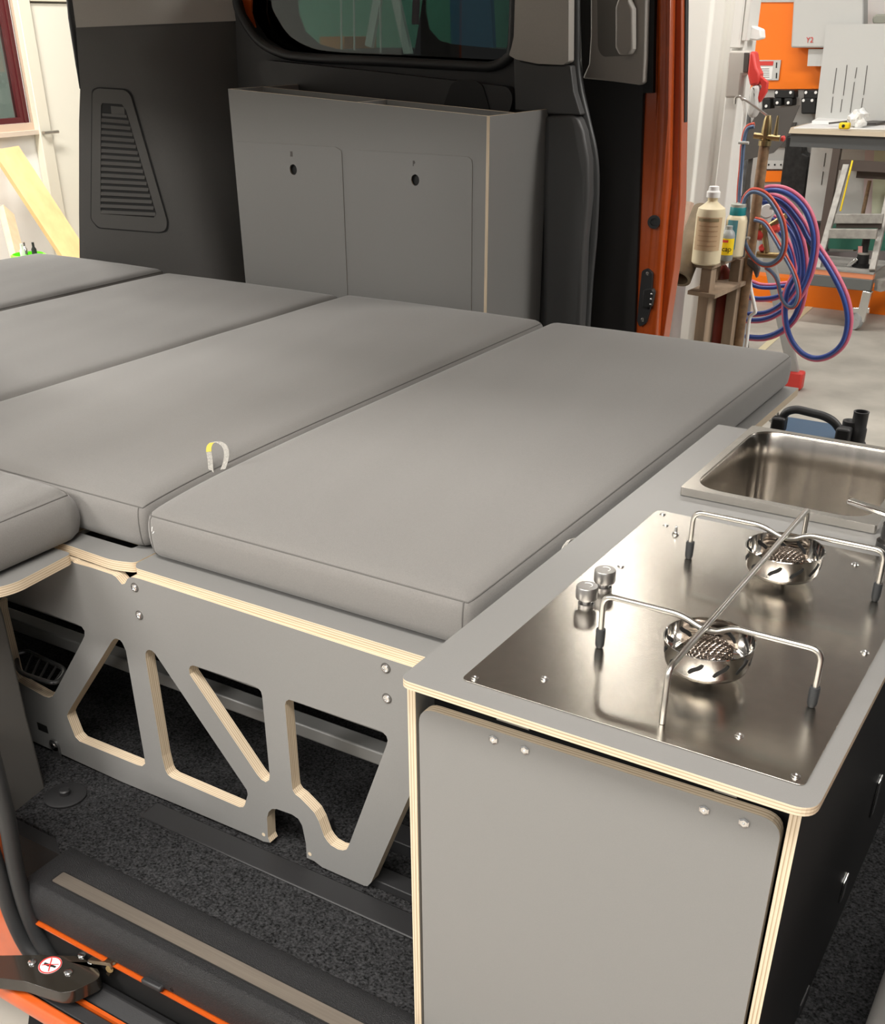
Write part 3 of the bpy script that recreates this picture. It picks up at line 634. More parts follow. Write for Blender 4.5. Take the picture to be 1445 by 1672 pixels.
wire([(BX-.003, y0_, HP+.0005), (BX-.003, y0_, HP+HT-.003), (BX, y1_, HP+HT-.001), (BX, y1_, HP+.0005)], nm='long_wire')

# ------------------------------------------------------------------ sink
ZR = ZW+.012
sk = thing('sink', 'rectangular stainless steel sink with rounded basin behind the gas hob', 'sink', (.185, .755, ZW))
ox0, ox1, oy0, oy1 = .055, .313, .601, .911
ix0, ix1, iy0, iy1 = .066, .301, .613, .900
def rr_(x0, x1, y0, y1, r, n=10): return rpoly(rect(x0, x1, y0, y1), r, n)
bm = BM(); prism(bm, rr_(ox0, ox1, oy0, oy1, .004), (0, 0, ZW+.001), EX, EY, (0, 0, .011), [rr_(ix0, ix1, iy0, iy1, .045)], 0, 0)
obj('sink_rim', bm, mat('rim_steel', (.66, .63, .58), .2, 1, noise=.05, nscale=40), sk, bevel=.002, seg=3)
bm = BM(); loops = []
for z_, ins, rad in ((ZR-.0012, 0, .045), (ZR-.004, .002, .044), (ZR-.05, .003, .044), (ZR-.12, .006, .044), (ZR-.145, .012, .04), (ZR-.155, .026, .035), (ZR-.157, .05, .03)):
    loops.append([bm.verts.new((p.x, p.y, z_)) for p in rr_(ix0+ins, ix1-ins, iy0+ins, iy1-ins, rad)])
for A, B_ in zip(loops, loops[1:]):
    for k in range(len(A)): bm.faces.new((A[k], A[(k+1) % len(A)], B_[(k+1) % len(A)], B_[k]))
bm.faces.new(loops[-1]); obj('basin', bm, SINKM, sk, smooth=60)
bm = BM(); lathe(bm, (.185, .76, ZR-.156), [(.03, 0), (.03, .001), (.022, .002), (.02, .0005), (0, .0005)], 28); obj('drain', bm, CHROME, sk, smooth=True)
# mixer tap folded over the basin
fa = thing('sink_tap', 'flat chrome sink tap on a dark round base at the right corner of the sink', 'tap', (.330, .580, ZW))
t0, t1 = at(1386, 818, z=ZR+.022), at(1470, 846, z=ZR+.022)
bm = BM(); bar(bm, t0, t1, .013, .006); obj('spout', bm, CHROME, fa, bevel=.002, seg=3)
cb = at(1446, 880, z=ZW+.012); bm = BM(); lathe(bm, (cb.x+.006, cb.y, ZW+.0005), [(.016, 0), (.016, .01), (.0125, .013), (.0125, .032), (.008, .036)], 28); obj('tap_body', bm, mat('dark_chrome', (.12, .12, .12), .25, .9), fa, smooth=True)
# crumpled clear wrap on the sink rim
c = at(1434, 783, z=ZR-.07); c = at(1436, 778, z=ZR-.10)
bm = BM(); bmesh.ops.create_icosphere(bm, subdivisions=3, radius=.02)
for v in bm.verts:
    n_ = math.sin(v.co.x*400)*math.cos(v.co.y*330+v.co.z*250); v.co = v.co*(1+.28*n_+random.uniform(-.12, .12)); v.co.z *= .6; v.co.x *= 1.2
bmesh.ops.translate(bm, verts=bm.verts, vec=V((.272, .80, ZR-.137)))
one('plastic_wrap', bm, PLAST, 'crumpled piece of clear plastic film lying in the sink', 'film')

# ------------------------------------------------------------------ bed boards and leg panel
ZP = .836; TB = .0158; YB = .2156
bedbase = 'plywood boards under the bed cushions'
# board under the two right cushions
bm = BM(); prism(bm, rpoly([(-.601, YB), (-.048, YB), (-.048, 1.60), (-.612, 1.60), (-.612, YB+.012)], [.006, 0, 0, 0, .004]), (0, 0, ZP-TB), EX, EY, (0, 0, TB), [], 0, 1)
one('bed_board', bm, [LAM, PLY[2]], 'grey bed board with pale plywood edge under the rightmost cushion, by the cabinet', 'bed board', bedbase)
slot = [((p := at(a, b, z=ZP)).x, p.y) for a, b in ((118, 869), (150, 868), (207, 884), (214, 890), (206, 892), (196, 889), (118, 875))]
bm = BM(); prism(bm, rpoly([(-.738, YB+.005), (-.650, YB+.001), (-.615, YB+.012), (-.6135, 1.60), (-1.25, 1.60), (-1.25, YB+.005)], [.004, .02, .008, 0, 0, 0]), (0, 0, ZP-TB), EX, EY, (0, 0, TB), [rpoly(rect(-.80, -.655, .262, .30), .006)], 0, 1)
one('bed_board', bm, [LAM, PLY[2]], 'grey bed board with rounded corner and dark slot, between leftmost small board and right board', 'bed board', bedbase)
bm = BM(); prism(bm, rect(-2.35, -1.2515, YB+.005, 1.60), (0, 0, ZP-TB), EX, EY, (0, 0, TB), [], 0, 1)
one('bed_board', bm, [LAM, PLY[2]], 'rear bed board hidden under the two rear cushions', 'bed board', bedbase)
q = [((p := at(a, b, z=ZP-.002)).x, p.y) for a, b in ((119, 903), (30, 949), (6, 957), (-60, 968), (-200, 960))]
bm = BM(); prism(bm, rpoly([(-.722, .206), q[1], q[2], (q[2][0]-.03, .03), (-.955, .02), (-.955, .206)], [.010, .012, .012, .004, 0, 0]), (0, 0, ZP-.002-TB), EX, EY, (0, 0, TB), [], 0, 1)
one('bed_board', bm, [LAM, PLY[2]], 'small grey board with curved plywood edge under the front left cushion', 'bed board', bedbase)
# sculpted leg panel
YP = .2095; TP = .0185
outer = [(119, 917), (121, 919), (150, 927), (183, 938), (189, 942), (199, 954), (204, 953), (208, 945), (214, 942), (228, 945), (450, 1017), (684, 1093)]
o1 = pp_y(outer, YP)
o1 += [(-.03, o1[-1][1]), (-.03, .80)]
o1 += pp_y([(667.8, 1301), (606, 1441), (600, 1447), (594, 1446), (526, 1416), (513, 1406), (501, 1400.5), (499.4, 1377), (493.3, 1348), (487, 1337), (477, 1330), (452, 1321), (444, 1321), (438.5, 1326), (436, 1335), (437.5, 1368), (441, 1376), (430, 1374), (419, 1368.5), (300, 1318), (200, 1277), (104, 1233), (60, 1213)], YP)
o1 += [(-1.25, .43), (-1.25, o1[0][1]-.005)]
HA = [(5, 974), (122, 1018), (133, 1023), (138, 1030), (138, 1038), (134, 1047), (90, 1130), (86, 1137), (80, 1139), (72, 1137), (40, 1119), (28, 1111), (22, 1100), (-2, 1000), (-3, 985)]
HB = [(189, 1042.5), (196, 1045), (200, 1050), (205.6, 1063), (235.7, 1236), (237, 1247), (232, 1251), (224, 1249), (129.8, 1210.5), (122.7, 1202.9), (110.8, 1173), (109.5, 1168), (112, 1162), (182, 1048), (185.5, 1044)]
HC = [(243.2, 1061), (248, 1062.5), (253, 1067), (396, 1279.4), (403, 1290), (404.5, 1297.4), (399.7, 1314), (397, 1318), (391, 1318), (281, 1270.4), (274, 1265), (270.2, 1257.8), (264.8, 1236.2), (237.8, 1076), (237.5, 1067), (239.5, 1062.5)]
HD = [(315.2, 1086.5), (324.1, 1089.4), (412, 1119), (421, 1123.5), (426, 1129), (428, 1136), (440.4, 1266.8), (439.3, 1274), (434, 1277), (426.7, 1273), (419.5, 1264.3), (309.7, 1101.3), (308.5, 1093), (310.5, 1088)]
HE = [(471.7, 1142.3), (478.9, 1144.5), (613, 1190.5), (624, 1195), (631, 1202), (633, 1209), (631, 1217), (568.8, 1382), (566, 1387), (560, 1388.5), (552, 1387), (540, 1380), (534, 1373), (529.3, 1365.8), (520.3, 1340.6), (513, 1327), (504, 1317.2), (490, 1303), (482, 1297), (477.8, 1290.2), (476.4, 1279.4), (465.3, 1151.7), (467, 1145)]
leg = thing('leg_panel', 'grey plywood leg panel with angular cut-outs holding up the front of the bed', 'panel', (-.6, YP, .42))
bm = BM(); prism(bm, o1, (0, YP, 0), EX, EZ, (0, TP, 0), [pp_y(h, YP) for h in (HA, HB, HC, HD, HE)], 0, 1); obj('panel', bm, [LAM, PLY[1]], leg)
for a, b in ((220.2, 959.2), (227.7, 1004.5), (630, 1090.9), (632, 1140.3)):
    bm = BM(); lathe(bm, at(a, b, y=YP), [(.0058, -.0005), (.0058, .0008), (.0048, .0024), (.0034, .0026), (.0026, .001), (0, .001)], 20, axis=V((0, -1, 0)))
    s = obj('bolt', bm, ZINC, leg, smooth=True)
    bm = BM(); lathe(bm, at(a, b, y=YP), [(.0074, -.0004), (.0074, .0004), (.0060, .0005)], 20, axis=V((0, -1, 0))); obj('washer', bm, DGREY, s, smooth=True)
for a, b in ((430.5, 1362.5), (506, 1394.5)):
    bm = BM(); lathe(bm, at(a, b, y=YP), [(.0032, -.0005), (.0032, .0004)], 14, axis=V((0, -1, 0))); obj('drill_mark', bm, PLY[1], leg)
c = at(88, 1217, y=YP-.004)
bm = BM(); lathe(bm, c, [(.011, -.003), (.011, .001)], 24, axis=V((0, -1, 0))); box(bm, c.x-.006, c.x+.011, c.y-.001, c.y+.003, c.z-.024, c.z-.002); obj('floor_bracket', bm, mat('bracket_steel', (.25, .25, .25), .35, .9), leg)
bm = BM(); lathe(bm, c, [(.0055, .001), (.005, .003), (0, .0035)], 16, axis=V((0, -1, 0))); obj('bracket_screw', bm, ZINC, leg, smooth=True)
bm = BM(); wall_poly(bm, [(60, 1179), (76, 1186), (79, 1198), (63, 1191)], YP-.0006, .0004); obj('strap_slot', bm, BLACK, leg)
# frame rails under the bed seen through the cut-outs
fr_ = thing('under_bed_rack', 'dark steel seat frame with two long rails and a wire shelf under the bed', 'frame', (-1.0, .6, VF+.01))
y_ = .62
def railpx(a, b, y, w, h, nm, m):
    p = at(*a, y=y); q = at(*b, y=y); bm = BM(); box(bm, -2.2, -.06, y, y+w, (p.z+q.z)/2-h/2, (p.z+q.z)/2+h/2); return obj(nm, bm, m, fr_, bevel=.003)
GM = mat('frame_grey', (.22, .22, .215), .45, .2)
railpx((60, 1034), (130, 1062), .30, .03, .024, 'front_rail', GM)
railpx((60, 995), (110, 1012), .26, .02, .010, 'upper_rail', GM)
for x_ in (-1.9, -.18):
    bm = BM(); box(bm, x_, x_+.03, .30, .33, VF+.0065, .64); obj('post', bm, GM, fr_)
zz = at(60, 1080, y=.55).z
bm = BM(); 
cr = [at(a, b, z=.58) for a, b in ((26, 1068), (44, 1063), (110, 1094), (92, 1118), (30, 1098))]
tube(bm, fillet_path([*cr, cr[0]], .02, 4), .004, 8)
for t in (.15, .35, .55, .75, .92):
    p = cr[1].lerp(cr[2], t); q = cr[4].lerp(cr[3], t); tube(bm, [p, q], .0022, 6)
obj('wire_shelf', bm, mat('dark_wire', (.12, .12, .12), .35, .8), fr_, smooth=True)
bm = BM(); box(bm, -1.9, -1.2, .55, .8, VF+.0065, .595); obj('storage_tub', bm, DPL2, fr_, bevel=.02)
bm = BM(); tube(bm, smooth_path([at(a, b, y=.40) for a, b in ((194, 1086), (202, 1077), (212, 1078))]), .002, 8); obj('cable', bm, GM, fr_)

# ------------------------------------------------------------------ cushions
def cushion(x0, x1, y0, y1, z0, z1, label, r=.020, crown=.012, skew=(0, 0), bulge=.004, nx=26, ny=44, nz=9, seam=True, front_r=None, lx=(0, 0)):
    root = thing('cushion', label, 'cushion', ((x0+x1)/2, (y0+y1)/2, z0), 'grey bed cushions')
    def grid(n, a, b):
        out = []
        L = b-a
        for i in range(n+1):
            t = i/n; s = .5-.5*math.cos(math.pi*t); s = .35*t+.65*s; out.append(a+L*s)
        return out
    X, Y, Z = grid(nx, x0, x1), grid(ny, y0, y1), grid(nz, z0, z1)
    bm = BM(); vm = {}
    def disp(p):
        x, y, z = p
        rb = r
        q = V((min(max(x, x0+rb), x1-rb), min(max(y, y0+rb), y1-rb), min(max(z, z0+rb*.6), z1-rb*.75)))
        d = V((x, y, z))-q
        # superelliptic softening of edges
        dn = V((d.x/rb, d.y/rb, d.z/(rb*.75 if d.z > 0 else rb*.6)))
        l = dn.length
        if l > 1e-6:
            m_ = max(abs(dn.x), abs(dn.y), abs(dn.z)); s = m_/l
            v = q+V((d.x*s, d.y*s, d.z*s))
        else: v = q
        u_ = (x-x0)/(x1-x0); w_ = (y-y0)/(y1-y0); h = (z-z0)/(z1-z0)
        top = max(0, (h-.5)*2)
        cr = (1-abs(2*u_-1)**3)*(1-abs(2*w_-1)**8)
        wr = .0012*math.sin(w_*23+u_*5)*math.sin(u_*7+1)+.0008*math.sin(u_*31+w_*11)
        v.z += (crown*cr+wr*cr)*top
        sb = math.sin(math.pi*h)*bulge
        if u_ < .001: v.x -= sb
        if u_ > .999: v.x += sb
        if w_ < .001: v.y -= sb
        if w_ > .999: v.y += sb
        v.x += (lx[0]*(1-u_)+lx[1]*u_)*max(0, 1-w_)**9
        return v
    def vert(i, j, k):
        key = (i, j, k)
        if key not in vm: vm[key] = bm.verts.new(disp((X[i], Y[j], Z[k])))
        return vm[key]
    for i in range(nx):
        for j in range(ny):
            bm.faces.new((vert(i, j, 0), vert(i, j+1, 0), vert(i+1, j+1, 0), vert(i+1, j, 0)))
            bm.faces.new((vert(i, j, nz), vert(i+1, j, nz), vert(i+1, j+1, nz), vert(i, j+1, nz)))
    for i in range(nx):
        for k in range(nz):
            bm.faces.new((vert(i, 0, k), vert(i+1, 0, k), vert(i+1, 0, k+1), vert(i, 0, k+1)))
            bm.faces.new((vert(i, ny, k), vert(i, ny, k+1), vert(i+1, ny, k+1), vert(i+1, ny, k)))
    for j in range(ny):
        for k in range(nz):
            bm.faces.new((vert(0, j, k), vert(0, j, k+1), vert(0, j+1, k+1), vert(0, j+1, k)))
            bm.faces.new((vert(nx, j, k), vert(nx, j+1, k), vert(nx, j+1, k+1), vert(nx, j, k+1)))
    body = obj('cover', bm, FAB, root, smooth=80)
    # seam line around the top edge and down the front corners
    kz = nz-1
    ring = [disp((X[i], Y[0], Z[kz])) for i in range(0, nx+1)]+[disp((X[nx], Y[j], Z[kz])) for j in range(1, ny+1)]+[disp((X[i], Y[ny], Z[kz])) for i in range(nx-1, -1, -1)]+[disp((X[0], Y[j], Z[kz])) for j in range(ny-1, 0, -1)]
    bm = BM(); tube(bm, ring, .0011, 6, closed=True)
    for i in (1, nx-1):
        pass
    tube(bm, [disp((X[nx-1], Y[0], Z[k])) for k in range(1, kz+1)], .0010, 6)
    tube(bm, [disp((X[1], Y[0], Z[k])) for k in range(1, kz+1)], .0010, 6)
    obj('seam', bm, SEAM, body, smooth=True)
    return root
ZC = .912
cushion(-.638, -.070, .252, 1.60, ZP+.001, ZC-.003, 'rightmost long grey cushion lying beside the kitchen worktop', lx=(.030, 0))
cushion(-1.225, -.649, .262, 1.59, ZP+.001, ZC, 'second long grey cushion from the right, with the fabric pull loop at its edge', r=.024, lx=(0, .028))
cushion(-1.850, -1.236, .12, 1.585, ZP+.001, ZC-.004, 'third long grey cushion from the right, meeting the storage box front', r=.024)
cushion(-2.40, -1.868, .35, 1.60, ZP+.001, ZC, 'rearmost grey cushion beside the vent grille', r=.024)
cushion(-.96, -.746, .0, .248, ZP-.001, ZC+.004, 'small thick grey cushion at the front left on the curved board', r=.022, bulge=.009, crown=.010, nx=22, ny=22)
# pull loop between the cushions
def ribbon(path, w, side, t=.0008):
    bm = BM(); side = V(side).normalized(); prev = None
    for i, p in enumerate(path):
        d = (path[min(i+1, len(path)-1)]-path[max(i-1, 0)]).normalized(); n_ = d.cross(side).normalized()
        vs = [bm.verts.new(p+side*w/2+n_*t), bm.verts.new(p-side*w/2+n_*t), bm.verts.new(p-side*w/2-n_*t), bm.verts.new(p+side*w/2-n_*t)]
        if prev:
            for k in range(4): bm.faces.new((prev[k], prev[(k+1) % 4], vs[(k+1) % 4], vs[k]))
        prev = vs
    return bm
def looppts(px, y=None, **k): return smooth_path([at(a, b, **k) for a, b in px], 6)
lc = at(346, 768, z=.905)
def yplane(px, P, N): return smooth_path([at(a, b, P=P, N=N) for a, b in px], 6)
NL = V((.45, -.89, 0)).normalized()
pth = yplane([(345, 772), (343, 750), (341, 732), (346, 723), (357, 722), (367, 729), (370, 742), (367, 758), (364, 766)], lc, NL)
lp = thing('pull_loop', 'white zigzag pull loop with a yellow spot sticking up between two cushions', 'loop', (lc.x, lc.y, .89))
bm = ribbon(pth, .008, V((.85, .45, .15))); obj('webbing', bm, mat('off_white_webbing', (.50, .48, .44), .8, noise=.25, nscale=400), lp, smooth=True)
bm = ribbon(pth[10:20], .0083, V((.85, .45, .15)), .0011); obj('yellow_patch', bm, mat('yellow_thread', (.80, .66, .12), .8), lp, smooth=True)
lc = at(928, 893, x=-.045)
pth = smooth_path([at(a, b, x=-.045) for a, b in ((918, 903), (924, 888), (932, 881), (942, 881))], 6)
one('pull_loop', ribbon(pth, .008, V((.3, .9, 0))), MATS['off_white_webbing'], 'small white loop peeking out between right cushion and worktop edge', 'loop', smooth=True)
bm = BM(); c = at(249, 867, y=.250); bar(bm, c, c+V((.002, 0, .007)), .003, .001); bar(bm, c+V((.001, 0, -.003)), c+V((.005, 0, .001)), .003, .001)
one('cushion_tag', bm, PAPER, 'tiny white thread tag at the corner between the two right cushions', 'tag')

# ------------------------------------------------------------------ storage box against the far wall
YS = 1.617; bxl, bxr = -1.589, -.824
bx = thing('storage_box', 'tall grey open-topped storage box with two flush doors behind the bed', 'storage box', (-1.2, 1.76, ZP))
ztl, ztr = 1.370, 1.330; zb = .66; TS = .008
door1 = pp_y([(386, 231), (548, 240), (557, 246), (558, 256), (569, 520), (404, 500)], YS-.002)
door2 = pp_y([(584, 245), (764, 256), (770, 261), (771, 270), (769, 530), (598, 515)], YS-.002)
h1, h2 = (479, 277), (678, 294)
def circ(c, rx, rz, n=20): return [(c[0]+math.cos(2*math.pi*k/n)*rx, c[1]+math.sin(2*math.pi*k/n)*rz) for k in range(n)]
hc = [pp_y([h], YS-.002)[0] for h in (h1, h2)]
bm = BM(); prism(bm, [(bxl, zb), (bxr-TS, zb), (bxr-TS, ztr), (bxl, ztl)], (0, YS, 0), EX, EZ, (0, TS, 0), [circ(c, .016, .016) for c in hc], 0, 1); obj('front_panel', bm, [LAM, PLY[1]], bx)
for dn_, c in ((door1, hc[0]), (door2, hc[1])):
    bm = BM(); prism(bm, rpoly(dn_, .002, 2), (0, YS-.0022, 0), EX, EZ, (0, .002, 0), [circ(c, .0115, .0125)], 0, 1); d_ = obj('door', bm, [LAM, mat('worn_edge', (.36, .33, .29), .5)], bx)
    bm = BM(); prism(bm, circ(c, .0125, .0135), (0, YS+.006, 0), EX, EZ, (0, .004, 0), [], 0, 0); obj('hole_dark_disc', bm, BLACK, d_)  # black disc behind the opening, colour stands in for the dark inside
for c, sh in ((hc[0], [(-.004, -.006), (.004, -.006), (.004, .006), (-.003, .006), (-.003, .001)]), (hc[1], [(-.003, -.006), (-.001, -.006), (-.001, -.002), (.004, .001), (.002, .006), (-.003, .006)])):
    bm = BM(); prism(bm, [(c[0]+a-.003, c[1]+b+.036) for a, b in sh], (0, YS-.0026, 0), EX, EZ, (0, .0003, 0), [], 0, 0); obj('door_mark', bm, DGREY, bx)
bm = BM(); prism(bm, [(YS, zb), (1.904, zb), (1.904, ztr), (YS, ztr)], (bxr-TS, 0, 0), EY, EZ, (TS, 0, 0), [], 0, 1); obj('side_panel', bm, [LAM, PLY[0]], bx, label='right side panel, bright')
bm = BM(); prism(bm, [(YS+TS, zb), (1.904, zb), (1.904, ztl), (YS+TS, ztl)], (bxl, 0, 0), EY, EZ, (TS, 0, 0), [], 0, 1); obj('side_panel', bm, [LAM, PLY[0]], bx)
bm = BM(); prism(bm, [(bxl+TS, zb), (bxr-TS, zb), (bxr-TS, ztr), (bxl+TS, ztl)], (0, 1.744, 0), EX, EZ, (0, TS, 0), [], 0, 1); obj('middle_panel', bm, [LAM, PLY[1]], bx)
bm = BM(); prism(bm, [(YS+TS, zb), (1.744, zb), (1.744, 1.349), (YS+TS, 1.349)], (-1.197, 0, 0), EY, EZ, (TS, 0, 0), [], 0, 1); obj('divider', bm, [LAM, PLY[0]], bx)
bm = BM(); prism(bm, rect(bxl+TS, bxr-TS, YS+TS, 1.9), (0, 0, zb+.01), EX, EY, (0, 0, TS), [], 0, 1); obj('bottom_panel', bm, [LAM, PLY[2]], bx)
bm = BM(); box(bm, bxl+.03, bxr-.03, YS+.03, 1.9, VF+.0065, zb); obj('plinth', bm, DPL, bx)

# ------------------------------------------------------------------ workshop behind the far door
# white column with facets
YC = 3.3
cx0, cx1 = at(1112, 200, y=YC).x, at(1201, 200, y=YC).x
bm = BM(); prism(bm, [(cx0-.25, YC+.12), (cx0-.25, YC+.02), (cx0+.055, YC+.02), (cx0+.075, YC), (cx0+.115, YC-.0), (cx0+.125, YC+.015), (cx0+.145, YC+.015), (cx1-.045, YC-.005), (cx1, YC-.005), (cx1, YC+.12)], (0, 0, 0), EX, EY, (0, 0, 4.2), [], 0, 0)
struct('wall_column', bm, WHITE, bevel=.004)
bm = BM(); p = at(1209, 40, y=YC-.03); box(bm, p.x-.022, p.x+.01, YC-.05, YC-.006, at(1200, 78, y=YC).z, 3.2); box(bm, p.x+.012, p.x+.03, YC-.04, YC-.006, at(1200, 78, y=YC).z+.02, 3.2)
one('cable_duct', bm, WHITE, 'white vertical cable duct running up the column above the grey socket box', 'cable duct', bevel=.003)
so = thing('socket_box', 'grey wall socket box with a red plug on the white column', 'socket box', tuple(at(1203, 160, y=YC-.03)))
def yb_(pts, y, t, nm, m, par, bv=.004, r=0, **k):
    b = BM(); wall_poly(b, pts, y, t, r=r); return obj(nm, b, m, par, bevel=bv, **k)
GS = mat('socket_grey', (.50, .47, .43), .5)
yb_([(1189, 83), (1223, 83), (1221, 122), (1211, 122), (1207, 160), (1183, 160)], YC-.07, .06, 'housing', GS, so, .006)
yb_([(1215, 86), (1223, 86), (1220, 118), (1213, 118)], YC-.075, .006, 'switch_window', DGREY, so, .001)
yb_([(1224, 84), (1231, 84), (1235, 110), (1240, 120), (1238, 138), (1224, 141), (1220, 122)], YC-.09, .05, 'red_plug', REDP, so, .008)
yb_([(1235, 118), (1253, 134), (1251, 150), (1240, 168), (1235, 160), (1243, 142), (1238, 128)], YC-.08, .02, 'plug_flap', REDP, so, .003)
yb_([(1224, 141), (1238, 138), (1238, 150), (1236, 160), (1238, 176), (1228, 195), (1218, 188), (1222, 160)], YC-.09, .05, 'connector', LGREY, so, .010)
bm = BM(); tube(bm, smooth_path([at(a, b, y=YC-.05) for a, b in ((1214, 158), (1215, 185), (1213, 215), (1212, 260), (1208, 320))]), .006, 10); obj('white_cable', bm, WCAB, so, smooth=True)
# hose stand: pole with valve
YH = 3.0
st = thing('hose_stand', 'brown metal pole with a brass valve head carrying coiled welding hoses', 'hose stand', tuple(at(1200, 540, y=YH)))
pp_, pq_ = at(1249, 232, y=YH), at(1196, 575, y=YH)
bm = BM(); tube(bm, [V((pp_.x, YH, pp_.z)), V((pp_.x, YH, .0))], .0165, 16); obj('pole', bm, BROWN, st, smooth=True)
c = V((pp_.x, YH, pp_.z))
bm = BM(); lathe(bm, c, [(.02, -.01), (.02, .004), (.014, .006), (.016, .03), (.013, .06), (.009, .075), (0, .076)], 14); tube(bm, [c+V((-.035, -.01, .018)), c+V((.045, .0, .012))], .009, 10); tube(bm, [c+V((.03, 0, .015)), c+V((.03, 0, .075))], [.008, .003], 8)
obj('valve_head', bm, BRASS, st, smooth=True)
bm = BM(); tube(bm, smooth_path([at(a, b, y=YH-.03) for a, b in ((1200, 170), (1201, 160), (1208, 158), (1212, 163), (1218, 164), (1252, 188))]), .0035, 8); obj('hook_rod', bm, WIRE, st, smooth=True)
c2 = c+V((.05, 0, .012)); bm = BM(); lathe(bm, c2, [(.007, 0), (.009, .008), (.004, .012), (0, .012)], 12, axis=EX); obj('valve_cap', bm, REDP, st, smooth=True)
# regulators behind the coil
for a, b, m_ in ((1236, 345, PAPER), (1252, 345, PAPER)):
    bm = BM(); lathe(bm, at(a, b, y=YH+.06), [(.022, -.02), (.022, 0), (.019, .003), (0, .003)], 24, axis=V((.2, -1, .1))); obj('pressure_gauge', bm, m_, st, smooth=True)
for a, b, m_, rr in ((1240, 380, REDP, .022), (1266, 372, REDP, .014), (1245, 405, REDP, .012)):
    bm = BM(); lathe(bm, at(a, b, y=YH+.05), [(rr, -.02), (rr, .006), (rr*.7, .01), (0, .01)], 14, axis=V((.1, -1, .3))); obj('regulator_knob', bm, m_, st, smooth=True)
for pth in (((1233, 360), (1250, 366)), ((1246, 366), (1252, 412)), ((1236, 415), (1275, 418)), ((1258, 368), (1283, 352)), ((1228, 372), (1262, 374))):
    bm = BM(); tube(bm, [at(*pth[0], y=YH+.05), at(*pth[1], y=YH+.05)], .010, 10); obj('brass_fitting', bm, BRASS, st, smooth=True)
bm = BM(); tube(bm, smooth_path([at(a, b, y=YH+.02) for a, b in ((1224, 425), (1225, 465), (1232, 500), (1233, 510), (1224, 520), (1219, 560), (1210, 620))]), .006, 10); obj('white_lead', bm, WCAB, st, smooth=True)
bm = BM(); wall_poly(bm, [(1220, 420), (1232, 424), (1238, 440), (1234, 456), (1228, 440), (1218, 432)], YH-.02, .03); obj('torch_grip', bm, DGREY, st, bevel=.006)
# hoses
def twin(path, y, r, mA, mB, par, off=V((0, 0, 0)), nm=('blue_strand', 'pink_strand'), dy=0, side=1):
    pts = smooth_path([at(a, b, y=y+dy*i/len(path)) for i, (a, b) in enumerate(path)], 10)
    A, B_ = [], []
    for i, p in enumerate(pts):
        d = (pts[min(i+1, len(pts)-1)]-pts[max(i-1, 0)]).normalized(); n_ = d.cross(V((0, 1, 0))).normalized()*side
        A.append(p+n_*r*.45+V((0, -r*1.0, 0))); B_.append(p-n_*r*.75+V((0, r*.6, 0)))
    for q_, m_, n_ in ((A, mA, nm[0]), (B_, mB, nm[1])):
        b = BM(); tube(b, q_, r, 10); obj(n_, b, m_, par, smooth=True)
hz = thing('welding_hose', 'thick blue and pink twin hose hanging in big loops from the brown pole', 'hose', tuple(at(1280, 560, y=YH+.1)))
L1 = [(1236, 317), (1255, 309), (1280, 311), (1304, 326), (1322, 352), (1331, 392), (1324, 440), (1308, 478), (1290, 500)]
L2 = [(1238, 322), (1262, 322), (1285, 334), (1308, 362), (1322, 388), (1345, 420), (1366, 455), (1381, 490), (1386, 525), (1378, 558), (1358, 578), (1334, 585), (1312, 578), (1294, 558), (1284, 530), (1282, 500), (1286, 472), (1300, 446)]
L3 = [(1240, 327), (1268, 334), (1292, 358), (1308, 395), (1314, 440), (1310, 485), (1298, 518), (1276, 540), (1248, 551), (1218, 550)]
L4 = [(1262, 356), (1284, 366), (1302, 395), (1308, 432), (1300, 468), (1278, 495), (1252, 510), (1222, 513)]
L5 = [(1274, 352), (1290, 370), (1302, 410), (1308, 450), (1298, 488), (1270, 512), (1245, 522), (1218, 523)]
L6 = [(1262, 362), (1282, 390), (1296, 430), (1290, 466), (1270, 484), (1240, 488), (1222, 484)]
L7 = [(1300, 465), (1280, 465), (1262, 468), (1240, 467), (1222, 460)]
for i, (L_, sd_) in enumerate(((L1, -1), (L2, -1), (L3, -1), (L4, -1), (L5, -1), (L6, -1), (L7, 1))): twin(L_, YH+.08+.028*i, .0078 if i < 3 else .0065, BLUEH, PINKH, hz, side=sd_)
hz2 = thing('gas_hose', 'thin grey-blue and red twin hose coiled in front of the brown pole', 'hose', tuple(at(1240, 430, y=YH-.1)))
T1 = [(1232, 205), (1220, 210), (1214, 232), (1211, 270), (1207, 320), (1209, 360), (1218, 400), (1236, 426), (1256, 432), (1274, 420), (1281, 396), (1277, 362), (1262, 332), (1246, 316), (1228, 312), (1216, 324), (1211, 344)]
T2 = [(1232, 358), (1248, 364), (1262, 384), (1278, 412), (1296, 446), (1304, 478), (1298, 499), (1286, 500), (1276, 486), (1270, 460), (1262, 446), (1250, 436)]
twin(T1, YH-.06, .0058, GBH, REDH, hz2, nm=('grey_blue_strand', 'red_strand'), dy=-.04, side=1); twin(T2, YH-.02, .0045, GBH, REDH, hz2, nm=('grey_blue_strand', 'red_strand'), side=-1)
for a, b in ((1215, 233), (1217, 388), (1266, 340)):
    p = at(a, b, y=YH-.075); bm = BM(); tube(bm, [p+V((-.016, -.004, 0)), p+V((.016, -.004, 0))], .0045, 8); obj('hose_clip', bm, LGREY, hz2, smooth=True)
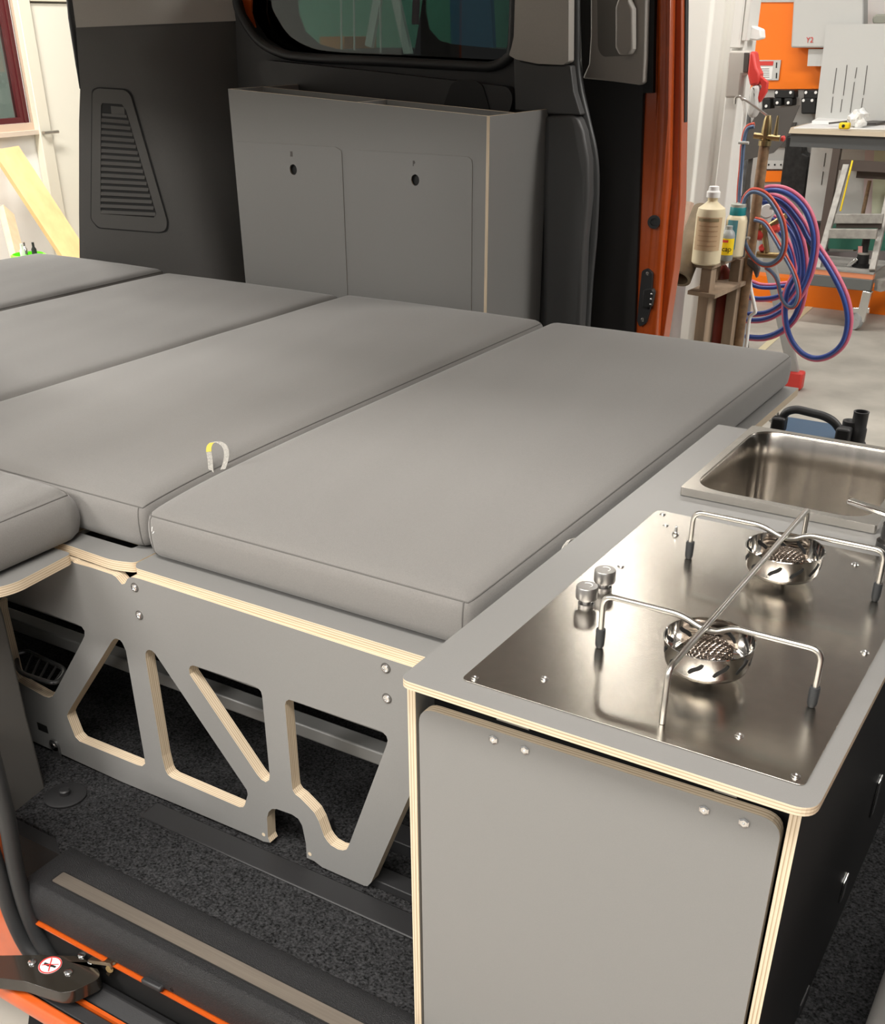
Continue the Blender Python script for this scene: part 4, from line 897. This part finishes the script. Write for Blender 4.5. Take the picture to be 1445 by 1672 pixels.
# shelf with bottles
YT = 2.75
sh = thing('wooden_shelf', 'small worn wooden shelf stand beside the white column', 'shelf', tuple(at(1170, 560, y=YT)))
z1 = at(1150, 428, y=YT).z
pa, pb, pc = at(1128, 427, z=z1), at(1163, 432, z=z1), at(1214, 412, z=z1)
bm = BM(); xv = (pb-pa); xv.z = 0; yv = V((pc.x-pb.x, pc.y-pb.y, 0)); 
def para(bm, a, u_, v_, t):
    prism(bm, [(0, 0), (1, 0), (1, 1), (0, 1)], a, u_, v_, (0, 0, t), [], 0, 0); return bm
para(bm, pa, xv, yv, -.016); obj('top', bm, OLDW, sh, bevel=.002)
for p, wd in ((pb+xv*-.28+yv*.03, .034), (pb+yv*.86-xv*.12, .034), (pa+yv*.7, .03)):
    bm = BM(); box(bm, p.x-wd/2, p.x+wd/2, p.y, p.y+.05, 0, z1-.017); obj('leg', bm, OLDW, sh, bevel=.002)
bm = BM(); zz = at(1150, 476, y=YT).z; para(bm, V((pa.x-.0, pa.y, zz)), xv*1.3, yv, -.012); obj('lower_shelf', bm, OLDW, sh)
def bot(a, b, H, W_, z, prof, m, nm, label, cat='bottle'):
    p = at(a, b, z=z); t = thing(nm, label, cat, (p.x, p.y, z), 'bottles on the wooden shelf')
    bm = BM(); lathe(bm, p, [(r_*W_/2, h*H) for r_, h in prof], 32); obj('body', bm, m, t, smooth=True); return t, p
mp_ = lambda p: ((p-CAM).dot(FW))/F_PX
PR = [(.9, 0), (1, .02), (1, .66), (.92, .74), (.5, .80), (.34, .83), (.34, .88)]
pz = at(1152, 430, z=z1); k_ = mp_(pz)
t, p = bot(1152, 430, 105*k_*1.08, 46*k_, z1, PR, BOTC, 'jug_bottle', 'large cream bottle with tan label, frontmost on the wooden shelf')
H_ = 105*k_*1.08; Wr = 23*k_
bm = BM(); lathe(bm, p+V((0, 0, .88*H_)), [(Wr*.46, 0), (Wr*.46, .07*H_), (Wr*.36, .09*H_), (Wr*.33, .14*H_), (0, .14*H_)], 24); obj('cap', bm, PAPER, t, smooth=True)
vdir = (CAM-p); vdir.z = 0; vdir.normalize(); va = math.atan2(vdir.y, vdir.x)
def label_on(p, R_, z0_, z1_, a0, a1, m, nm, par, eps=.0006):
    bm = BM(); n = 14; A = []
    for i in range(n+1):
        a = a0+(a1-a0)*i/n; A.append((bm.verts.new((p.x+math.cos(a)*(R_+eps), p.y+math.sin(a)*(R_+eps), z0_)), bm.verts.new((p.x+math.cos(a)*(R_+eps), p.y+math.sin(a)*(R_+eps), z1_))))
    for i in range(n): bm.faces.new((A[i][0], A[i+1][0], A[i+1][1], A[i][1]))
    return obj(nm, bm, m, par, smooth=True)
label_on(p, Wr, z1+.20*H_, z1+.64*H_, va-1.1, va+.9, TAN, 'label', t)
for q_ in range(5): label_on(p, Wr, z1+(.26+.065*q_)*H_, z1+(.27+.065*q_)*H_, va-.8, va+.6, mat('label_line', (.5, .32, .18), .6), 'label_line', t, .0012)
label_on(p, Wr, z1+.585*H_, z1+.625*H_, va-.9, va+.6, mat('label_head', (.30, .24, .13), .6), 'label_heading', t, .0012)
pz = at(1197, 420, z=z1); k_ = mp_(pz)
t, p = bot(1196, 418, 60*k_*1.05, 34*k_, z1, [(.9, 0), (1, .03), (1, .86), (.9, .95), (.75, 1)], BOTC, 'canister', 'cream canister with teal screw cap, rearmost on the wooden shelf', 'canister')
H_ = 63*k_; bm = BM(); lathe(bm, p+V((0, 0, H_)), [(13*k_, 0), (13*k_, 11*k_), (12.4*k_, 12*k_)], 28); obj('cap', bm, TEAL, t, smooth=True)
bm = BM(); lathe(bm, p+V((0, 0, H_+12*k_)), [(12.3*k_, 0), (12.3*k_, 4*k_), (11*k_, 5*k_), (0, 5*k_)], 28); obj('lid', bm, mat('lid_grey', (.4, .42, .38), .5), t, smooth=True)
label_on(p, 17*k_, z1+.2*H_, z1+.9*H_, va-.9, va+.1, mat('teal_label', (.12, .35, .42), .5), 'label', t)
t, p = bot(1184, 425, 52*k_, 22*k_, z1, [(.9, 0), (1, .03), (1, .72), (.85, .82), (.5, .9), (.5, 1)], mat('grey_bottle', (.32, .34, .34), .45), 'small_bottle', 'small grey bottle with a bright yellow label between the two larger bottles')
H_ = 52*k_; label_on(p, 11*k_, z1+.18*H_, z1+.66*H_, va-1.2, va+1.2, YEL, 'label', t)
label_on(p, 11*k_, z1+.55*H_, z1+.62*H_, va-1.0, va+.1, REDP, 'label_band', t, .0012)
ur = V((-vdir.y, vdir.x, 0)); text('label_text', 'cap', 11*k_, tuple(p+vdir*(11*k_+.0012)+V((0, 0, .36*H_))), ur, EZ, BLACK, t)
# rolled mat and plank leaning at the column, cylinders behind
ra, rb2 = at(1150, 345, y=2.9), at(1108, 455, y=2.72)
bm = BM(); d_ = (rb2-ra).normalized(); ln = (rb2-ra).length
lathe(bm, ra, [(.040, 0), (.040, ln), (.030, ln), (.030, ln-.06), (0, ln-.06)], 28, axis=d_)
one('rolled_mat', bm, FELT, 'olive brown rolled mat leaning between the orange door and the shelf', 'rolled mat', smooth=True)
bm = BM(); bar(bm, at(1124, 330, y=3.12), at(1094, 440, y=3.05), .035, .02); one('wood_offcut', bm, mat('raw_plank', (.66, .48, .36), .7, noise=.25, nscale=10), 'pale pink raw wood plank leaning behind the rolled mat', 'plank')
def cyl(a, b_top, y, r_px, m, nm, label, H=None, neck=True):
    p = at(a, b_top, y=y); k_ = mp_(p); r_ = r_px*k_; z = p.z
    bm = BM(); lathe(bm, (p.x, y, 0), [(r_, 0), (r_, z-.05), (r_*.8, z-.02), (r_*.3, z), (0, z)], 32); one(nm, bm, m, label, 'gas cylinder', smooth=True)
cyl(1180, 432, 3.0, 18, CYL, 'gas_cylinder', 'dark red gas cylinder standing behind the wooden shelf')
cyl(1098, 440, 3.1, 24, LGREY, 'gas_cylinder', 'pale grey gas cylinder below the rolled mat')
cyl(1216, 470, 3.25, 14, mat('greyblue_cyl', (.40, .45, .47), .5), 'gas_cylinder', 'slim grey-blue gas cylinder right of the brown pole')
# grey ladder leg with red foot
ft = at(1294, 634, z=0.0)
lad = thing('step_ladder', 'pale grey ladder leg with a red rubber foot below the hose loops', 'ladder', tuple(ft))
yl = ft.y; tp = at(1236, 330, y=yl-.25)
bm = BM(); bar(bm, tp, ft+V((0, 0, .06)), .05, .025, V((0, 1, 0))); obj('leg', bm, mat('ladder_grey', (.42, .42, .42), .4, .3), lad, bevel=.003)
bm = BM(); box(bm, ft.x-.035, ft.x+.045, ft.y-.03, ft.y+.03, 0.0, .085); obj('foot', bm, REDP, lad, bevel=.01)
p2 = tp+V((-.45, .15, 0)); bm = BM(); bar(bm, p2, V((ft.x-.42, ft.y+.15, .0)), .05, .025, V((0, 1, 0))); obj('leg', bm, MATS['ladder_grey'], lad, bevel=.003)
# blue machine with black handle
vz = .47; vc = at(1322, 705, z=vz)
vm_ = thing('blue_machine', 'blue machine case with a black carrying handle standing behind the sink', 'machine', (vc.x, vc.y, 0))
bm = BM(); obox(bm, V((vc.x, vc.y+.02, vz/2)), V((.13, 0, 0)), V((0, .12, 0)), V((0, 0, vz/2))); obj('case', bm, BLUEC, vm_, bevel=.035, seg=5)
hp = [at(a, b, y=vc.y-.05) for a, b in ((1270, 698), (1283, 672), (1300, 668), (1345, 679), (1362, 688), (1378, 712))]
bm = BM(); tube(bm, fillet_path(hp, .03, 5), .012, 12); obj('handle', bm, DPL2, vm_, smooth=True)
for a, b in ((1272, 692), (1377, 710)):
    bm = BM(); c = at(a, b, y=vc.y-.06); obox(bm, c, V((.02, 0, 0)), V((0, .02, 0)), V((0, 0, .022))); obj('handle_mount', bm, DPL2, vm_, bevel=.006)
bm = BM(); tube(bm, [at(1262, 686, y=vc.y-.06)+V((math.cos(t)*.012, 0, math.sin(t)*.012+t*.001)) for t in [k*.5 for k in range(40)]], .0025, 6); obj('spring', bm, WIRE, vm_, smooth=True)
hc_ = at(1398, 705, y=vc.y-.02)
tb_ = thing('hose_connector', 'black stepped hose connector standing upright right of the blue machine', 'connector', (hc_.x, hc_.y, 0))
zt_ = at(1407, 672, y=hc_.y)
bm = BM(); lathe(bm, (zt_.x, zt_.y, 0), [(.028, 0), (.028, zt_.z-.09), (.024, zt_.z-.085), (.024, zt_.z-.05), (.021, zt_.z-.045), (.021, zt_.z-.005), (.022, zt_.z), (.017, zt_.z), (.017, zt_.z-.03), (0, zt_.z-.03)], 24); obj('tube', bm, DPL2, tb_, smooth=True)
q_ = at(1390, 687, y=hc_.y); bm = BM(); lathe(bm, (q_.x, q_.y, 0), [(.02, 0), (.02, q_.z-.02), (.023, q_.z-.018), (.023, q_.z), (.015, q_.z), (0, q_.z-.01)], 24); obj('side_tube', bm, DPL2, tb_, smooth=True)

# --------- far area: orange rack, cabinets, bench, ladder, trolley
YF = 7.4
def ypart(nm, pts, y, t, m, par, bv=0, r=0, **k):
    b = BM(); wall_poly(b, pts, y, t, r=r); return obj(nm, b, m, par, bevel=bv, **k)
def yone(nm, pts, y, t, m, label, cat, group=None, bv=0, r=0):
    b = BM(); wall_poly(b, pts, y, t, r=r); return one(nm, b, m, label, cat, group, bevel=bv)
mc = thing('orange_machine', 'large bright orange machine panel with a warning sign beyond the column', 'machine', tuple(at(1290, 300, y=YF)))
ypart('orange_panel', [(1150, 4), (1360, -4), (1350, 145), (1150, 146)], YF, .1, BORG, mc)
ypart('top_panel', [(1150, -60), (1400, -60), (1400, 3), (1150, 4)], YF-.01, .1, LGREY, mc)
ypart('lower_orange', [(1236, 279), (1330, 279), (1326, 297), (1234, 297)], YF, .1, BORG, mc)
ypart('grey_body', [(1120, 146), (1350, 144), (1350, 480), (1120, 480)], YF+.02, .3, mat('machine_grey', (.40, .39, .37), .5), mc)
ypart('dark_gap', [(1190, 200), (1300, 200), (1290, 240), (1190, 240)], YF+.005, .015, DGREY, mc)
ypart('drilled_rail', [(1236, 262), (1300, 262), (1298, 276), (1234, 276)], YF-.01, .02, LGREY, mc)
for k in range(5):
    bm = BM(); lathe(bm, at(1245+k*10, 269, y=YF-.012), [(.006, 0), (.006, .002)], 10, axis=V((0, -1, 0))); obj('rail_hole', bm, BLACK, mc)
sg = ypart('warning_sign', [(1232, 98), (1275, 98), (1271, 131), (1228, 131)], YF-.012, .01, LGREY, mc, label='white sign with a red heading')
ypart('sign_heading', [(1234, 100), (1263, 100), (1262, 107), (1234, 107)], YF-.014, .002, REDP, mc)
ypart('sign_field', [(1234, 109), (1262, 109), (1260, 129), (1232, 129)], YF-.014, .002, PAPER, mc)
for k in range(5): ypart('sign_line', [(1238, 112+3.4*k), (1256, 112+3.4*k), (1256, 113+3.4*k), (1238, 113+3.4*k)], YF-.0145, .0005, DGREY, mc)
for b0 in (102, 119): ypart('sign_symbol', [(1267, b0), (1269, b0), (1268.5, b0+9), (1266.5, b0+9)], YF-.014, .002, BLACK, mc)
hs = thing('horn_lamp', 'white plastic horn fitting sticking out in front of the orange panel', 'fitting', tuple(at(1230, 55, y=3.32)))
ypart('horn', [(1218, 41), (1230, 43), (1242, 48), (1243, 63), (1232, 66), (1218, 64)], 3.32, .05, PAPER, hs, .008)
# black clamp blocks
for i, (a, b, w_, h_) in enumerate(((1264, 147, 33, 13), (1312, 147, 26, 14), (1262, 160, 14, 13), (1280, 160, 14, 13), (1244, 160, 14, 22), (1308, 160, 24, 26))):
    t = thing('clamp_block', ['wide black clamp block left in the upper row below the orange panel', 'wide black clamp block right in the upper row beside the grey slotted sheet', 'small black clamp block, left one of the lower middle pair', 'small black clamp block, right one of the lower middle pair', 'black clamp block at the left end of the lower row, next to the red plug', 'tall black clamp block at the right end of the lower row'][i], 'clamp block', tuple(at(a+w_/2, b+h_, y=YF-.12)), 'black clamp blocks below the orange panel')
    ypart('block', [(a, b), (a+w_, b), (a+w_, b+h_), (a, b+h_)], YF-.12, .1, BLACK, t, .008)
    for (u_, v_) in ([(4, 4), (w_-6, 4)] if w_ > 20 else [(w_/2, h_*.6)]):
        bm = BM(); lathe(bm, at(a+u_, b+v_, y=YF-.121), [(.009, 0), (.009, .004), (0, .005)], 14, axis=V((0, -1, 0))); obj('bolt_head', bm, PAPER, t)
# grey Y2 cabinet
y2 = thing('hanging_cabinet', 'pale grey cabinet with small red letters hanging in front of the orange panel', 'cabinet', tuple(at(1340, 80, y=7.1)))
ypart('body', [(1299, -60), (1291, 78), (1410, 78), (1410, -60)], 7.26, .12, LGREY, y2, .01)
ypart('lower_plate', [(1320, 80), (1318, 108), (1350, 108), (1350, 80)], 7.3, .05, LGREY, y2)
k_ = mp_(at(1322, 66, y=7.25)); text('red_letters', 'Y2', 11*k_, tuple(at(1322, 65.5, y=7.256)), EX, EZ, REDP, y2)
yone('beige_cabinet', [(1343, -60), (1343, 60), (1403, 60), (1406, -60)], 7.385, .008, mat('beige_sheet', (.55, .51, .42), .5), 'beige upper cabinet right of the red lettered one', 'cabinet')
gs = thing('slotted_sheet', 'tall pale grey metal sheet with rows of thin slots standing behind the workbench', 'metal sheet', tuple(at(1380, 380, y=7.22)))
ypart('sheet', [(1349, 40), (1500, 38), (1500, 367), (1309, 367), (1330, 200)], 7.22, .02, LGREY, gs)
for a0, b0, a1, b1 in ((1366, 111, 1360, 153), (1360, 158, 1357, 184), (1383, 106, 1377, 156), (1375, 162, 1372, 183), (1399, 110, 1396, 128), (1395, 134, 1388, 184), (1416, 107, 1410, 155), (1409, 160, 1406, 178), (1348, 250, 1345, 272), (1344, 280, 1341, 302)):
    bm = BM(); bar(bm, at(a0, b0, y=7.218), at(a1, b1, y=7.218), .003, .006, V((0, 1, 0))); obj('slot', bm, DGREY, gs)
yone('wall_switch', [(1424, 28), (1430, 23), (1470, 23), (1470, 38), (1424, 38)], 7.3, .1, GREEN if False else mat('grey_green', (.30, .30, .25), .6), 'grey rounded object on top of the far white cabinet', 'container', bv=.01)
yone('panel_stack', [(1404, -60), (1404, 40), (1500, 40), (1500, -60)], 7.8, .1, PAPER, 'white panel standing behind the slotted sheet', 'panel')
# dark slanted sheet
ds = thing('dark_sheet', 'dark grey slanted metal sheet on a thin stand behind the brown pole', 'metal sheet', tuple(at(1240, 262, y=4.6)))
ypart('sheet', [(1238, 180), (1305, 172), (1280, 232), (1262, 250), (1215, 262), (1222, 210)], 4.6, .012, mat('slanted_sheet_grey', (.10, .09, .082), .5), ds)  # dark grey is the sheet's own colour
p = at(1228, 240, y=4.63); bm = BM(); tube(bm, [p, V((p.x, p.y, 0))], .012, 8); obj('stand', bm, DGREY, ds, smooth=True)
yone('side_clutter', [(1180, 150), (1215, 155), (1215, 300), (1212, 640), (1180, 640)], 4.9, .1, mat('clutter_dark', (.10, .10, .10), .6, noise=.9, nscale=14), 'dark equipment behind the column and pole', 'equipment')
yone('dark_tool_rack', [(1284, 222), (1310, 222), (1310, 250), (1322, 255), (1312, 330), (1296, 330), (1272, 312)], 7.28, .12, mat('tool_black', (.012, .012, .012), .4, noise=.8, nscale=30), 'black tool rack hanging left of the pale sheet under the bench', 'tool rack', bv=.01)
# workbench
YBn = 6.65
bp0, bp1 = at(1282, 216, y=YBn), at(1500, 226, y=YBn)
zb_ = at(1400, 222, y=YBn).z
wb = thing('workbench', 'workbench with a pale top and dark steel legs standing on the workshop floor', 'workbench', (bp0.x+.6, YBn+.3, 0))
bm = BM(); box(bm, bp0.x, bp0.x+1.9, YBn, YBn+.48, zb_-.0, zb_+.025); obj('bench_top', bm, mat('bench_wood', (.62, .53, .40), .6), wb)
bm = BM(); box(bm, bp0.x+.03, bp0.x+1.8, YBn+.03, YBn+.07, zb_-.075, zb_-.001); obj('apron', bm, mat('bench_steel', (.085, .088, .088), .5), wb)
lx = at(1358, 300, y=YBn+.04).x
bm = BM(); box(bm, lx-.025, lx+.02, YBn+.03, YBn+.08, .02, zb_-.076); obj('leg', bm, mat('bench_brown', (.085, .065, .055), .5), wb)
bm = BM(); box(bm, lx+1.3, lx+1.345, YBn+.03, YBn+.08, .02, zb_-.076); obj('leg', bm, MATS['bench_brown'], wb)
zl = at(1400, 271, y=YBn+.04).z
bm = BM(); box(bm, lx+.021, lx+1.299, YBn+.04, YBn+.07, zl-.028, zl+.028); obj('cross_rail', bm, MATS['bench_brown'], wb)
bm = BM(); box(bm, lx+.12, lx+1.28, YBn+.12, YBn+.15, zl-.075, zl-.03); obj('cross_rail', bm, MATS['bench_brown'], wb)
zt2 = zb_+.0255
def ontop(nm, px, h, m, label, cat, bv=.001, z=None):
    z = z if z is not None else zt2
    pl_ = [((q := at(a, b, z=z)).x, q.y) for a, b in px]; b_ = BM(); prism(b_, pl_, (0, 0, z), EX, EY, (0, 0, h), [], 0, 0); return one(nm, b_, m, label, cat, bevel=bv)
ontop('paper_sheet', [(1296, 210), (1326, 202), (1380, 204), (1372, 211)], .006, PAPER, 'white paper sheet at the left end of the workbench', 'paper')
ontop('paper_sheet', [(1376, 211), (1438, 206), (1470, 208), (1470, 213)], .006, PAPER, 'white paper sheet right of the yellow tape measure', 'paper')
ontop('folder', [(1325, 203), (1334, 198), (1390, 198), (1385, 204)], .02, PAPER, 'thick white folder behind the yellow tape measure', 'folder', z=zt2+.007)
ontop('dark_ruler', [(1385, 206), (1430, 199), (1460, 192), (1462, 197), (1430, 204)], .012, DGREY, 'dark angled metal strip at the right of the workbench', 'metal strip', z=zt2+.012)
c = at(1379, 207, z=zt2+.02); c.z = zt2+.0255; bm = BM(); obox(bm, c, V((.032, 0, 0)), V((0, .02, 0)), V((0, 0, .018))); tm = thing('tape_measure', 'yellow tape measure lying on white papers on the workbench', 'tape measure', tuple(c)); obj('case', bm, YEL, tm, bevel=.01, seg=3)
bm = BM(); lathe(bm, c+V((-.003, -.021, 0)), [(.009, 0), (.009, .002)], 16, axis=V((0, -1, 0))); obj('emblem', bm, BLACK, tm)
bm = BM(); c = at(1400, 200, y=YBn+.20); c.z = zt2+.052; bmesh.ops.create_icosphere(bm, subdivisions=3, radius=.055)
for v in bm.verts: v.co = v.co*(1+.25*math.sin(v.co.x*90)*math.cos(v.co.z*110+v.co.y*60)); v.co.x *= 1.0
bmesh.ops.translate(bm, verts=bm.verts, vec=c); one('crumpled_wrap', bm, PAPER, 'crumpled white translucent wrap on the workbench', 'film')
yone('marker_pen', [(1353, 200), (1382, 197), (1382, 200), (1353, 203)], at(1366, 200, z=zt2+.03).y, .02, DGREY, 'dark pen lying on the folder on the workbench', 'pen')
# trolley with caster, carrying the step stool and jack
YTr = 5.9
tz = at(1380, 437, y=YTr).z
tr = thing('trolley', 'flat grey trolley with swivel castors on an orange floor rail', 'trolley', tuple(at(1380, 490, y=YTr)))
x0_, x1_ = at(1296, 450, y=YTr).x, at(1426, 450, y=YTr).x
zA, zL, zB = at(1360, 439, y=YTr).z, at(1360, 451, y=YTr).z, at(1360, 470, y=YTr).z
bm = BM(); box(bm, x0_, x1_, YTr, YTr+.05, zB, zL); obj('front_beam', bm, mat('trolley_grey', (.13, .135, .13), .5), tr, bevel=.004)
bm = BM(); box(bm, x0_, x1_, YTr+.003, YTr+.05, zL+.001, zA-.012); obj('orange_lip', bm, mat('salmon_lip', (.75, .28, .14), .5), tr)
bm = BM(); box(bm, x0_, x1_, YTr+.0, YTr+.42, zA-.011, zA-.001); obj('deck', bm, mat('trolley_deck', (.30, .29, .27), .6, noise=.3, nscale=8), tr)
bm = BM(); bar(bm, V((x1_+.03, YTr+.02, zL-.03)), V((x1_+.30, YTr+.42, zL+.0)), .05, .06); obj('side_beam', bm, ALU, tr)
cw = at(1406, 488, y=YTr+.02)
bm = BM(); lathe(bm, V((cw.x-.012, YTr+.02, .05)), [(.02, -.015), (.05, -.015), (.052, 0), (.05, .015), (.02, .015)], 28, axis=V((.5, .8, 0))); obj('castor_wheel', bm, mat('castor_grey', (.35, .36, .36), .5), tr, smooth=True)
bm = BM(); bar(bm, V((cw.x+.02, YTr+.02, .05)), V((cw.x+.03, YTr+.02, zB-.001)), .05, .05); bar(bm, V((cw.x-.05, YTr+.01, .105)), V((cw.x+.06, YTr+.01, .115)), .02, .03); obj('castor_fork', bm, ZINC, tr, bevel=.004)
fl = one('floor_rail', box(BM(), -6, at(1700, 470, y=6.35).x, 6.38, 6.5, 0.0, at(1380, 464, y=6.38).z), BORG, 'long orange steel rail lying across the workshop floor', 'rail')
ss = thing('step_stool', 'worn aluminium step stool leaning with its feet on the trolley', 'step stool', tuple(at(1380, 438, y=YTr)))
def bpx(nm, a, b, y0, y1, w_, h_, m, par=ss):
    bm = BM(); bar(bm, at(*a, y=y0), at(*b, y=y1), w_, h_, V((0, 1, 0))); return obj(nm, bm, m, par, bevel=.003)
bpx('stile', (1334, 440), (1382, 270), YTr+.02, YTr+.35, .035, .03, ALU); bpx('stile', (1424, 442), (1462, 270), YTr+.02, YTr+.35, .035, .03, ALU)
bpx('step', (1364, 357), (1442, 357), YTr+.1, YTr+.1, .05, .022, ALU); bpx('step', (1354, 381), (1432, 382), YTr+.06, YTr+.06, .05, .035, ALU)
bpx('step_underside', (1366, 366), (1440, 366), YTr+.12, YTr+.12, .04, .02, MATS['bench_brown']) 
bpx('yellow_edge', (1372, 345), (1392, 262), YTr+.3, YTr+.42, .01, .01, YEL)
jk = thing('bottle_jack', 'black bottle jack with a red label standing on the trolley', 'jack', tuple(at(1405, 436, y=YTr+.15)))
p = at(1406, 438, y=YTr+.15); k_ = mp_(p)
bm = BM(); lathe(bm, p, [(15*k_, 0), (15*k_, 4*k_), (10*k_, 8*k_), (9*k_, 24*k_), (6*k_, 26*k_), (6*k_, 48*k_), (0, 48*k_)], 20); obj('body', bm, BLACK, jk, smooth=True)
bm = BM(); lathe(bm, p+V((0, 0, 22*k_)), [(9.5*k_, 0), (9.5*k_, 3*k_)], 20); obj('collar', bm, ALU, jk)
ypart('red_label', [(1401, 402), (1408, 402), (1408, 413), (1401, 413)], YTr+.15-7.5*k_, .003, mat('pale_red', (.7, .3, .28), .6), jk)
bpx('pump_arm', (1384, 436), (1400, 422), YTr+.12, YTr+.12, .02, .02, ZINC, jk)
# sheets and green box behind the stool
yone('green_crate', [(1352, 370), (1500, 366), (1500, 412), (1352, 406)], 6.85, .15, GREEN, 'dark green crate behind the step stool', 'crate')
yone('machine_plinth', [(1305, 364), (1350, 364), (1346, 440), (1300, 440)], 6.95, .1, BLACK, 'black machine base left of the green crate', 'machine')
yone('lower_beam', [(1345, 412), (1500, 410), (1500, 428), (1345, 428)], 6.78, .04, mat('beam_grey', (.13, .12, .12), .5), 'dark grey beam below the green crate', 'beam')
yone('pink_sheet', [(1413, 230), (1428, 230), (1424, 372), (1408, 372)], 7.19, .02, PINKW, 'pinkish narrow sheet under the workbench', 'sheet')
yone('pale_green_sheet', [(1428, 230), (1500, 230), (1500, 372), (1422, 372)], 7.16, .02, PALEG, 'pale green sheet under the workbench at the right edge', 'sheet')
bm = BM(); tube(bm, [at(1420, 295, y=7.05), V((at(1420, 295, y=7.05).x-.02, 7.05, 0))], .012, 10); one('broom_handle', bm, BROWN, 'thin brown rod in front of the pale sheets under the bench', 'rod', smooth=True)
# yellow floor line
p, q_ = at(1335, 490, z=.001), at(1250, 565, z=.001); bm = BM(); d_ = (q_-p); n_ = V((-d_.y, d_.x, 0)).normalized()*.02; vs = [bm.verts.new(v) for v in (p-d_*1+n_, q_+d_*3+n_, q_+d_*3-n_, p-d_*1-n_)]; bm.faces.new(vs)
g_ = bmesh.ops.extrude_face_region(bm, geom=bm.faces[:]); bmesh.ops.translate(bm, verts=[v for v in g_['geom'] if isinstance(v, bmesh.types.BMVert)], vec=(0, 0, .001))
struct('floor_marking', bm, mat('worn_line', (.62, .55, .36), .6))

# --------- what shows through the tinted side window
yone('green_hoarding', [(430, -60), (860, -60), (860, 100), (430, 100)], 4.4, .05, mat('sea_green', (.10, .36, .26), .6), 'sea green panel seen through the dark van window', 'panel')
yone('blue_sheet', [(732, -60), (798, -60), (806, 92), (738, 92)], 4.2, .03, mat('deep_blue', (.02, .16, .32), .6), 'blue sheet seen through the right window pane', 'sheet')
yone('orange_crate', [(522, 60), (562, 60), (562, 81), (522, 79)], 3.75, .25, mat('crate_orange', (.75, .25, .03), .6), 'small orange crate seen through the dark van window', 'crate')
yone('black_counter', [(430, 80), (860, 80), (860, 620), (430, 620)], 3.7, .45, BLACK, 'black counter outside beneath the van window', 'counter')
sl = thing('a_frame_ladder', 'white A-frame ladder seen through the dark van window', 'ladder', tuple(at(640, 90, y=3.6)))
for a, b in (((624, -40), (603, 76)), ((638, -40), (668, 92))):
    bm = BM(); bar(bm, at(*a, y=3.6), at(*b, y=3.6), .035, .02, V((0, 1, 0))); obj('leg', bm, PAPER, sl)
for a in ((556, 95), (577, 95), (620, 97)):
    bm = BM(); tube(bm, [at(a[0], -50, y=3.55), at(a[0]+2, a[1], y=3.55)], .004, 6); o = one('white_lead_line', bm, PAPER, {556: 'left of three thin white cords seen through the van window', 577: 'middle one of three thin white cords seen through the van window', 620: 'right one of three white cords, between the ladder legs'}[a[0]], 'cord', 'white cords outside the van window')
yone('red_post', [(676, -60), (684, -60), (680, 40), (672, 40)], 3.62, .02, MAROON, 'dark red post beside the ladder behind the van window', 'post')
